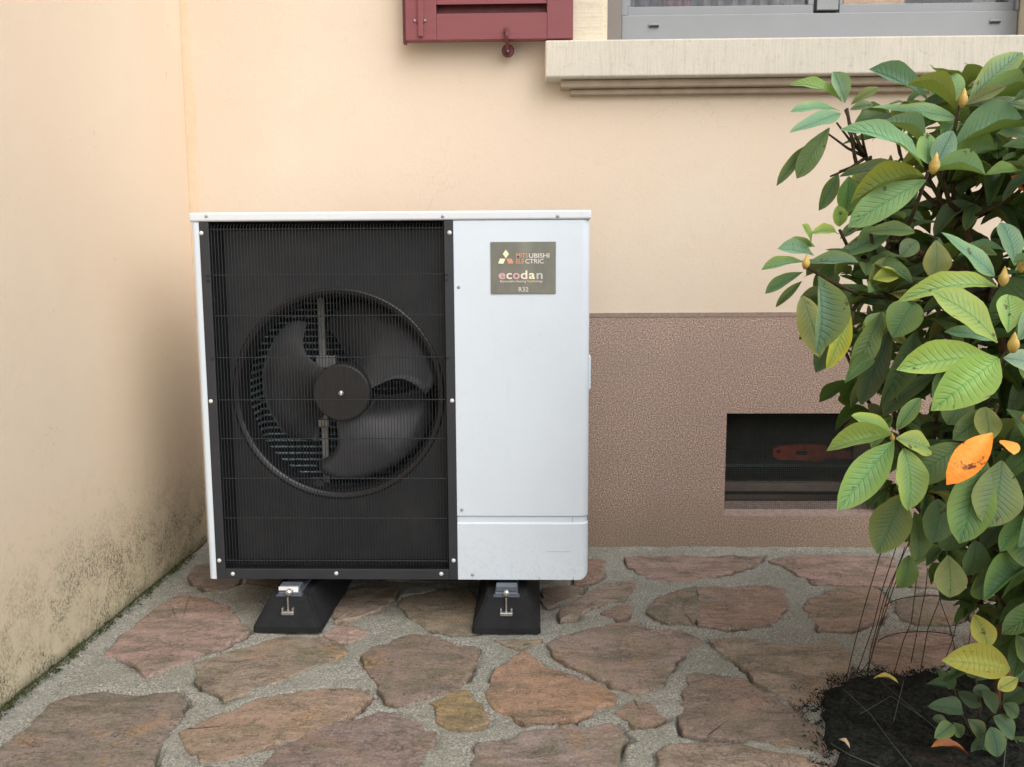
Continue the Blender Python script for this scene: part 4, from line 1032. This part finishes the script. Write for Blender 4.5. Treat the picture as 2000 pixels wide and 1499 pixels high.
TR = [ # traced leaves: base, tip, width in photograph pixels, tone, depth
 (1892,198,1998,97,50,'b',1.45),(1864,214,1777,160,40,'o',1.43),(1864,200,1853,138,46,'g',1.47),(1886,204,1967,166,26,'o',1.43),(1889,206,2012,186,32,'b',1.44),(1884,208,2010,205,28,'d',1.5),
 (1867,231,1701,208,42,'b',1.48),(1812,196,1700,133,38,'b',1.5),(1914,156,1883,122,26,'b',1.55),(1870,235,1840,262,30,'g',1.5),(1880,240,1925,250,38,'b',1.5),(1800,200,1740,232,30,'o',1.52),
 (1802,326,1651,241,42,'b',1.40),(1813,321,1812,258,46,'g',1.42),(1827,321,1862,255,42,'b',1.41),(1816,338,1926,336,34,'b',1.39),(1805,345,1662,392,42,'o',1.42),(1808,352,1658,440,58,'g',1.40),
 (1855,297,2008,238,52,'b',1.46),(1925,342,1990,330,32,'l',1.47),(1839,328,1948,288,42,'m',1.46),(1800,285,1730,234,36,'b',1.47),(1640,345,1812,338,34,'d',1.5),(1930,250,2015,268,44,'b',1.5),
 (1645,200,1547,158,25,'l',1.55),(1650,202,1628,140,36,'b',1.55),(1640,217,1545,214,26,'b',1.55),(1642,222,1543,258,36,'b',1.53),(1620,250,1556,348,38,'m',1.54),(1592,275,1517,360,22,'m',1.58),
 (1662,205,1718,170,24,'o',1.55),(1660,215,1705,203,26,'b',1.57),(1637,340,1600,411,28,'m',1.6),(1658,345,1652,418,44,'g',1.58),(1690,350,1650,400,40,'m',1.6),
 (1584,482,1570,438,28,'l',1.5),(1592,482,1530,478,26,'l',1.5),(1637,458,1588,452,22,'l',1.52),(1640,443,1637,403,28,'l',1.52),(1572,512,1487,526,20,'b',1.48),(1578,514,1678,512,34,'b',1.47),
 (1590,500,1520,485,30,'b',1.5),(1597,540,1600,688,58,'b',1.44),(1568,578,1602,698,52,'o',1.47),(1568,532,1494,573,22,'m',1.5),(1566,550,1515,600,16,'m',1.52),(1660,612,1615,722,36,'y',1.47),(1650,608,1594,727,42,'d',1.5),
 (1705,545,1757,538,38,'y',1.5),(1740,500,1700,560,34,'o',1.52),(1828,470,1826,545,56,'o',1.45),(1790,470,1760,500,34,'m',1.5),(1690,455,1790,450,34,'m',1.5),(1640,500,1740,455,36,'m',1.53),
 (1943,540,1840,453,50,'b',1.36),(1950,562,1760,577,40,'l',1.36),(1982,520,1958,432,50,'b',1.38),(1985,540,2050,500,40,'b',1.38),(1948,670,1828,568,72,'l',1.30),(1950,668,1848,645,26,'b',1.33),(1968,650,1968,574,52,'l',1.31),
 (1935,695,1753,720,58,'l',1.30),(1950,700,1822,800,80,'l',1.28),(1988,665,2040,600,46,'b',1.3),(1960,700,2024,712,46,'b',1.3),(1990,720,2050,760,50,'m',1.33),
 (1725,610,1700,650,40,'b',1.5),(1785,590,1745,655,62,'m',1.48),(1690,660,1705,620,26,'l',1.5),
 (1740,845,1664,812,46,'l',1.42),(1740,850,1616,878,42,'l',1.40),(1745,863,1636,996,62,'g',1.38),(1752,840,1798,776,28,'g',1.41),(1750,857,1823,878,54,'l',1.40),(1765,876,1779,998,64,'l',1.40),(1882,868,1766,944,62,'m',1.41),
 (1948,798,1862,858,44,'m',1.40),(1925,795,1932,862,46,'o',1.39),(1920,888,1876,1062,78,'g',1.36),(1957,900,1932,1030,88,'m',1.35),(1762,975,1712,1082,70,'m',1.45),(1786,1000,1798,1096,60,'m',1.45),(1832,975,1824,1062,60,'m',1.44),
 (1965,800,2015,885,60,'m',1.36),(1742,640,1680,790,46,'d',1.5),(1722,610,1662,735,42,'m',1.5),(1785,650,1722,792,44,'d',1.52),(1700,700,1652,745,30,'m',1.48),
 (1852,1085,1856,1168,56,'o',1.45),(1775,1085,1762,1152,40,'m',1.5),(1905,1055,1893,1128,54,'m',1.45),(1952,1060,1975,1130,62,'m',1.44),(1912,1120,1917,1172,50,'m',1.48),(1990,1000,2005,1110,70,'m',1.42),(1870,1000,1850,1080,60,'m',1.47),
 (1903,1200,1932,1264,44,'y',1.50),(1972,1308,1844,1290,62,'y',1.46),(1988,1325,1950,1346,26,'y',1.48),(1985,1240,2015,1300,40,'m',1.5),(1895,760,1850,830,54,'m',1.42),(1990,880,1975,960,60,'m',1.4),
]
for a in TR: pleaf(*a)
o = pleaf(1938, 846, 1851, 944, 52, (.80, .30, .035), 1.34, -.02, .6, 0, WM); o['label'] = 'orange withered leaf with brown spots'
o = pleaf(1955, 860, 1982, 886, 38, (.72, .30, .06), 1.33, -.03, .6, 0, WM); o['label'] = 'small curled orange leaf'
o = pleaf(1975, 345, 2010, 372, 40, (.72, .20, .04), 1.5, 0, .4, 0, WM); o['label'] = 'orange leaf at the upper right edge'
# random rosettes filling the crown (and on past the frame)
CEN = []
crown = [(1730,190),(1850,160),(2000,130),(2300,160),(2480,500),(2450,900),(2300,1160),(2040,1260),(1930,1200),(1850,1120),(1740,1040),(1730,900),(1690,760),(1640,680),(1610,560),(1635,470),(1690,400),(1735,320),(1735,260)]
core = [np.array(p, float) for p in crown]
tries = 0
while len(CEN) < 310 and tries < 20000:
    tries += 1
    px, py = (rl.uniform(1600, 2060) if rl.random() < .66 else rl.uniform(2060, 2480)), rl.uniform(140, 1240)
    if not inside((px, py), core): continue
    d = rl.uniform(1.54, 1.94)
    if px > 2020: d = rl.uniform(1.35, 2.05)
    if any(abs(px-c_[0]) < 42 and abs(py-c_[1]) < 42 and abs(d-c_[2]) < .13 for c_ in CEN): continue
    CEN.append((px, py, d))
CEN.sort(key=lambda c_: (c_[0] > 2040, c_[2]))
for px, py, d in CEN:
    n = rl.randint(5, 8); C0 = at(px, py, d=d); a0_ = rl.random()*6
    lowp = py > 700
    edge_close = not inside((px-120, py), core) and px < 2000
    for k in range(n):
        a = a0_+6.283*k/n+rl.uniform(-.3, .3); L_ = rl.uniform(.08, .135)*(.75 if edge_close else 1)
        dr = Vector((math.cos(a), math.sin(a)*.8-.1, rl.uniform(-.75, .35)-(.35 if lowp else 0))).normalized()
        T = C0+dr*L_
        tone = rl.choice(['d', 'm', 'm', 'd', 'g', 'o'] if px < 2040 else ['g', 'm', 'b', 'o', 'l'])
        leaf(C0+dr*.008, T, L_*rl.uniform(.28, .38), CLR[tone], Vector((rl.uniform(-.3, .3), -.55, 1)))
# leaves past the first 300, joined by tone
byc = {}
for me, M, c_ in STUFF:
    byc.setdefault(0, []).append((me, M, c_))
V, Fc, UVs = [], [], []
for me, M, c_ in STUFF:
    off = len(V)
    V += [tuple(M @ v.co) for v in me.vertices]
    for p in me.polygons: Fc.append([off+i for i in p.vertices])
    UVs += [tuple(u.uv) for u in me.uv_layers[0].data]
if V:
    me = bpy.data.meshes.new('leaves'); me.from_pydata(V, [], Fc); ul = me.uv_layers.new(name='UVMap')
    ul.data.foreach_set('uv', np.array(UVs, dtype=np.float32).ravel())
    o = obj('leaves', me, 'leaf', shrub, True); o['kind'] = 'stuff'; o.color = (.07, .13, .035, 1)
# buds
def bud(px, py, d, s=1.0):
    c_ = at(px, py, d=d); bm = bmesh.new(); n = 8; rings = []
    for t_, r_ in ((0, .35), (.15, .8), (.35, 1), (.55, .85), (.8, .42), (1, .06)):
        rings.append([bm.verts.new((r_*.0085*s*math.cos(6.283*k/n+t_*2), r_*.0085*s*math.sin(6.283*k/n+t_*2), t_*.030*s+(.002 if k % 2 else 0))) for k in range(n)])
    for a, b_ in zip(rings, rings[1:]):
        for k in range(n): bm.faces.new((a[k], a[(k+1) % n], b_[(k+1) % n], b_[k]))
    bm.faces.new(rings[-1]); bm.faces.new(rings[0][::-1])
    o = obj('bud', bm, 'bud_yellow', shrub, True, c_+Vector((0, -.008, -.012*s))); o.rotation_euler = (R(rl.uniform(-5, 25)), R(rl.uniform(-10, 10)), 0)
for a in ((1875,198,1.42,1),(1819,326,1.38,1.1),(1570,515,1.46,.85),(1954,545,1.34,1),(1990,520,1.36,.9),(1973,672,1.27,1.05),(1994,815,1.35,.7),(1740,855,1.41,.5)): bud(*a)
# stems and branches
TB = at(1968, 1395, Z=.01); TB.y += .0
def P3(px, py, d): return at(px, py, d=d)
dT = (TB-CAM).dot(FW)
trunkpts = [TB-Vector((0, 0, .04)), P3(1962, 1330, dT), P3(1958, 1250, dT-.02), P3(1968, 1170, dT-.03), P3(1985, 1050, dT), P3(1990, 900, dT+.02)]
obj('trunk', tb(trunkpts, [.018, .015, .013, .0125, .012, .010], 8), 'bark', shrub, True)
obj('trunk', tb([TB+Vector((.05, .03, -.03)), P3(2020, 1250, dT+.05), P3(2030, 1100, dT+.08), P3(2020, 900, dT+.1), P3(1990, 700, dT+.05)], [.02, .017, .015, .013, .010], 8), 'bark', shrub, True)
obj('trunk', tb([TB+Vector((-.02, .0, -.03)), P3(1950, 1330, dT), P3(1925, 1210, dT), P3(1905, 1150, dT-.02), P3(1860, 1060, dT-.02), P3(1850, 950, dT-.05)], [.009, .008, .007, .0065, .006, .005], 7), 'bark', shrub, True)
hubs = [P3(1990, 900, dT+.02), P3(1990, 700, dT+.05), P3(1850, 950, dT-.05), P3(1940, 560, 1.62), P3(1880, 420, 1.6), P3(1760, 480, 1.6)]
obj('branch', tb([hubs[0], P3(1975, 800, 1.6), hubs[3]], [.010, .009, .007], 7), 'bark', shrub, True)
obj('branch', tb([hubs[1], P3(1930, 620, 1.64), P3(1910, 520, 1.62), hubs[4]], [.010, .009, .008, .006], 7), 'bark', shrub, True)
obj('branch', tb([hubs[3], P3(1860, 520, 1.6), hubs[5]], [.008, .007, .006], 7), 'bark', shrub, True)
tips = [(1875,206,1.43),(1813,335,1.40),(1654,212,1.55),(1700,305,1.6),(1572,520,1.48),(1956,548,1.36),(1973,676,1.29),(1748,852,1.41),(1948,790,1.38),(1597,536,1.46),(1660,600,1.5),(1885,870,1.42),(1925,885,1.38),(1830,465,1.47),(1700,455,1.5),(1640,450,1.52),(1785,985,1.45),(1900,1050,1.46)]
for px, py, d in tips+[c_ for c_ in CEN[:48]]:
    tp = P3(px, py, d); h_ = min(hubs, key=lambda q: (q-tp).length+(.25 if q.z > tp.z+.02 else 0))
    md_ = (h_*.45+tp*.55)+Vector((rl.uniform(-.02, .02), .03, -.035))
    obj('branch', tb([h_, (h_+md_)/2+Vector((0, .01, -.01)), md_, (md_+tp)/2+Vector((0, .004, -.012)), tp], [.0055, .0048, .0042, .0036, .003], 5), 'twig', shrub, True)
# fork of bare twigs against the wall, upper left of the shrub
fk = P3(1692, 308, 1.6)
for a in ((1618,262),(1634,240),(1668,262),(1655,255),(1650,215),(1680,240),(1640,335),(1622,345)):
    e_ = P3(a[0], a[1], 1.56); obj('branch', tb([fk, (fk+e_)/2+Vector((0, 0, -.004)), e_], [.0035, .0025, .0018], 5), 'twig', shrub, True)
obj('branch', tb([hubs[5], P3(1720, 380, 1.62), fk], [.006, .005, .004], 6), 'twig', shrub, True)

# low shoots at the foot
low_ = thing('young_shrub', 'low young plant with dull green leaves, painted darker for shade, growing beside the trunk', 'plant')
gp = at(1900, 1440, Z=.02); dG = (gp-CAM).dot(FW)
for pts in (((1900,1440),(1880,1400),(1862,1345)), ((1905,1440),(1915,1380),(1905,1320)), ((1900,1440),(1935,1400),(1960,1370)), ((1900,1440),(1870,1430),(1850,1410)), ((1908,1440),(1930,1470),(1960,1490))):
    obj('stem', tb([P3(x, y, dG-.02*i) for i, (x, y) in enumerate(pts)], [.003, .0025, .0018], 5), 'twig', low_, True)
for a in ((1862,1348,1815,1335,34,'m'),(1864,1345,1830,1310,30,'m'),(1905,1325,1880,1275+20,34,'d'),(1905,1330,1930,1300,32,'m'),(1880,1390,1818,1378,36,'m'),(1880,1392,1850,1362,30,'o'),(1915,1380,1870,1352,34,'d'),
          (1860,1415,1828,1440,34,'g'),(1862,1412,1880,1440,34,'g'),(1850,1410,1822,1405,26,'m'),(1890,1405,1925,1438,38,'m'),(1940,1400,1985,1440,52,'d'),(1945,1395,1920,1350,38,'m'),(1960,1372,1998,1345,40,'m'),(1960,1375,1990,1400,36,'d'),
          (1935,1420,1950,1480,52,'d'),(1925,1430,1905,1490,44,'m'),(1960,1485,1995,1470,40,'d'),(1900,1350,1935,1350,28,'m'),(1975,1440,2020,1480,50,'m'),(1880,1300,1850,1330,26,'d'),(1985,1330,2010,1310,38,'g')):
    pleaf(*a[:4], a[4]*.82, {'g': 'm', 'm': 'd', 'o': 'd', 'd': 'd'}[a[5]], dG-.05+rl.uniform(-.03, .03), None, .8, 0, None, low_)  # leaf tones swapped for darker ones to paint in the shade here

# wire plant guard
gd = thing('wire_guard', 'rusty thin wire plant guard leaning beside the shrub', 'plant guard')
def wire(pts, r_=.0011, name='wire'):
    g0 = at(*pts[0], Z=.012); d0 = (g0-CAM).dot(FW)
    q = [g0-Vector((0, 0, .02))]+[P3(x, y, d0+.0*i) for i, (x, y) in enumerate(pts[1:])]
    obj(name, tb(q, r_, 5), 'rust_wire', gd, True)
for p in (((1650,1326),(1668,1262),(1690,1180),(1720,1080)), ((1664,1328),(1705,1225),(1722,1155),(1750,1070)), ((1690,1322),(1712,1240),(1735,1160),(1768,1068)), ((1694,1316),(1700,1270),(1728,1165),(1775,1060)),
          ((1742,1318),(1765,1250),(1780,1215),(1790,1132)), ((1778,1290),(1795,1215),(1808,1152),(1812,1110)), ((1796,1310),(1812,1230),(1832,1180),(1850,1120)), ((1842,1288),(1862,1245),(1880,1160)), ((1888,1280),(1896,1230),(1906,1176)),
          ((1655,1330),(1700,1290),(1722,1215),(1752,1130)), ((1868,1262),(1855,1225),(1838,1180),(1830,1130))):
    wire(p)
def ringw(cx, cy, rx_, ry_, d, a0_, a1_):
    obj('wire', tb([P3(cx+rx_*math.cos(R(a0_+(a1_-a0_)*k/20)), cy-ry_*math.sin(R(a0_+(a1_-a0_)*k/20)), d) for k in range(21)], .0011, 5), 'rust_wire', gd, True)
ringw(1815, 1190, 88, 26, 1.75, 10, 170); ringw(1800, 1258, 86, 24, 1.78, 40, 175); ringw(1900, 1190, 60, 22, 1.8, 0, 110)
# pale netting strands over the soil
net = thing('net_strand', 'pale thin netting strands lying across the dark soil', 'netting')
for p in (((1646,1345),(1700,1395),(1748,1460),(1790,1510)), ((1720,1330),(1775,1378),(1830,1425),(1870,1455)), ((1622,1452),(1660,1475),(1720,1500)), ((1745,1410),(1765,1330)), ((1985,1380),(1965,1450),(1960,1505)), ((1680,1395),(1740,1360),(1800,1400))):
    obj('strand', tb([at(x, y, Z=.032) for x, y in p], .0006, 4), 'net_white', net, True)
# fallen leaf on the soil
def fallen(px, py, ang, L_, col_, label_, mesh):
    o = bpy.data.objects.new('fallen_leaf', mesh); COL.objects.link(o); p = at(px, py, Z=.034)
    o.location = p; o.rotation_euler = (R(14), R(10), R(ang)); o.scale = (L_*.4, L_, L_); o.color = col_
    o['label'] = label_; o['category'] = 'leaf'; o['group'] = 'fallen leaves on the soil'
fallen(1706, 1326, -130, .055, (.62, .52, .14, 1), 'pale yellow fallen leaf on the dark soil below the wire guard', WM)
fallen(1895, 1478, 80, .07, (.30, .11, .05, 1), 'reddish brown fallen leaf on the soil below the young plant', WM)
fallen(1660, 1462, 30, .028, (.35, .34, .30, 1), 'tiny grey leaf scrap on the soil near the bottom edge', WM)

# fibrous tufts on the soil, and moss along the foot of the side wall
def tufts(name, pts, mat, parent, hgt, n_each, rad):
    V, Fc = [], []; rr_ = random.Random(5)
    for p in pts:
        for _ in range(n_each):
            o_ = Vector((p.x+rr_.uniform(-rad, rad), p.y+rr_.uniform(-rad, rad), p.z)); a = rr_.random()*6.283; hh_ = hgt*rr_.uniform(.3, 1)
            d_ = Vector((math.cos(a), math.sin(a), 0)); s_ = Vector((-d_.y, d_.x, 0))*hgt*.08; i = len(V)
            V += [tuple(o_-s_), tuple(o_+s_), tuple(o_+d_*hh_*.5+Vector((0, 0, hh_*.7))), ]
            V += [tuple(o_+d_*hh_*rr_.uniform(.7, 1.3)+Vector((0, 0, hh_*rr_.uniform(.4, 1))))]
            Fc += [(i, i+1, i+2), (i+1, i+3, i+2)]
    me = bpy.data.meshes.new(name); me.from_pydata(V, [], Fc)
    o = obj(name, me, mat, parent); o['kind'] = 'stuff'; return o
rp = random.Random(8); pts = []
while len(pts) < 900:
    q = (rp.uniform(.55, 1.5), rp.uniform(-1.9, -.7))
    if inside(q, SOILP): pts.append(Vector((q[0], q[1], .014+.008*rp.random())))
k_ = 0
while k_ < 420:        # crumbs and fibres spilt over the edge of the bed
    a_, c_ = SOILP[rp.randrange(len(SOILP))], None; j_ = rp.randrange(len(so_)); v_ = so_[j_]
    q = (v_[0]+rp.gauss(0, .018), v_[1]+rp.gauss(0, .018)); k_ += 1
    pts.append(Vector((q[0], q[1], .004+.004*rp.random())))
o = tufts('fibre_mulch', pts, 'soil', None, .011, 7, .012); o['label'] = 'dark fibrous mulch covering the soil'; o['category'] = 'mulch'
pts = []
for k in range(900):
    y_ = rp.uniform(-2.0, -.15)
    dens = .5+.5*noise.noise(Vector((y_*6, 0, 3)))
    if -1.45 < y_ < -.75: dens += .35
    if rp.random() < dens*.8: pts.append(Vector((XL+.004+rp.random()**2*.018, y_, .010+rp.random()*.016)))
o = tufts('moss', pts, 'moss_green', None, .010, 5, .006); o['label'] = 'dark green moss along the foot of the side wall'; o['category'] = 'moss'
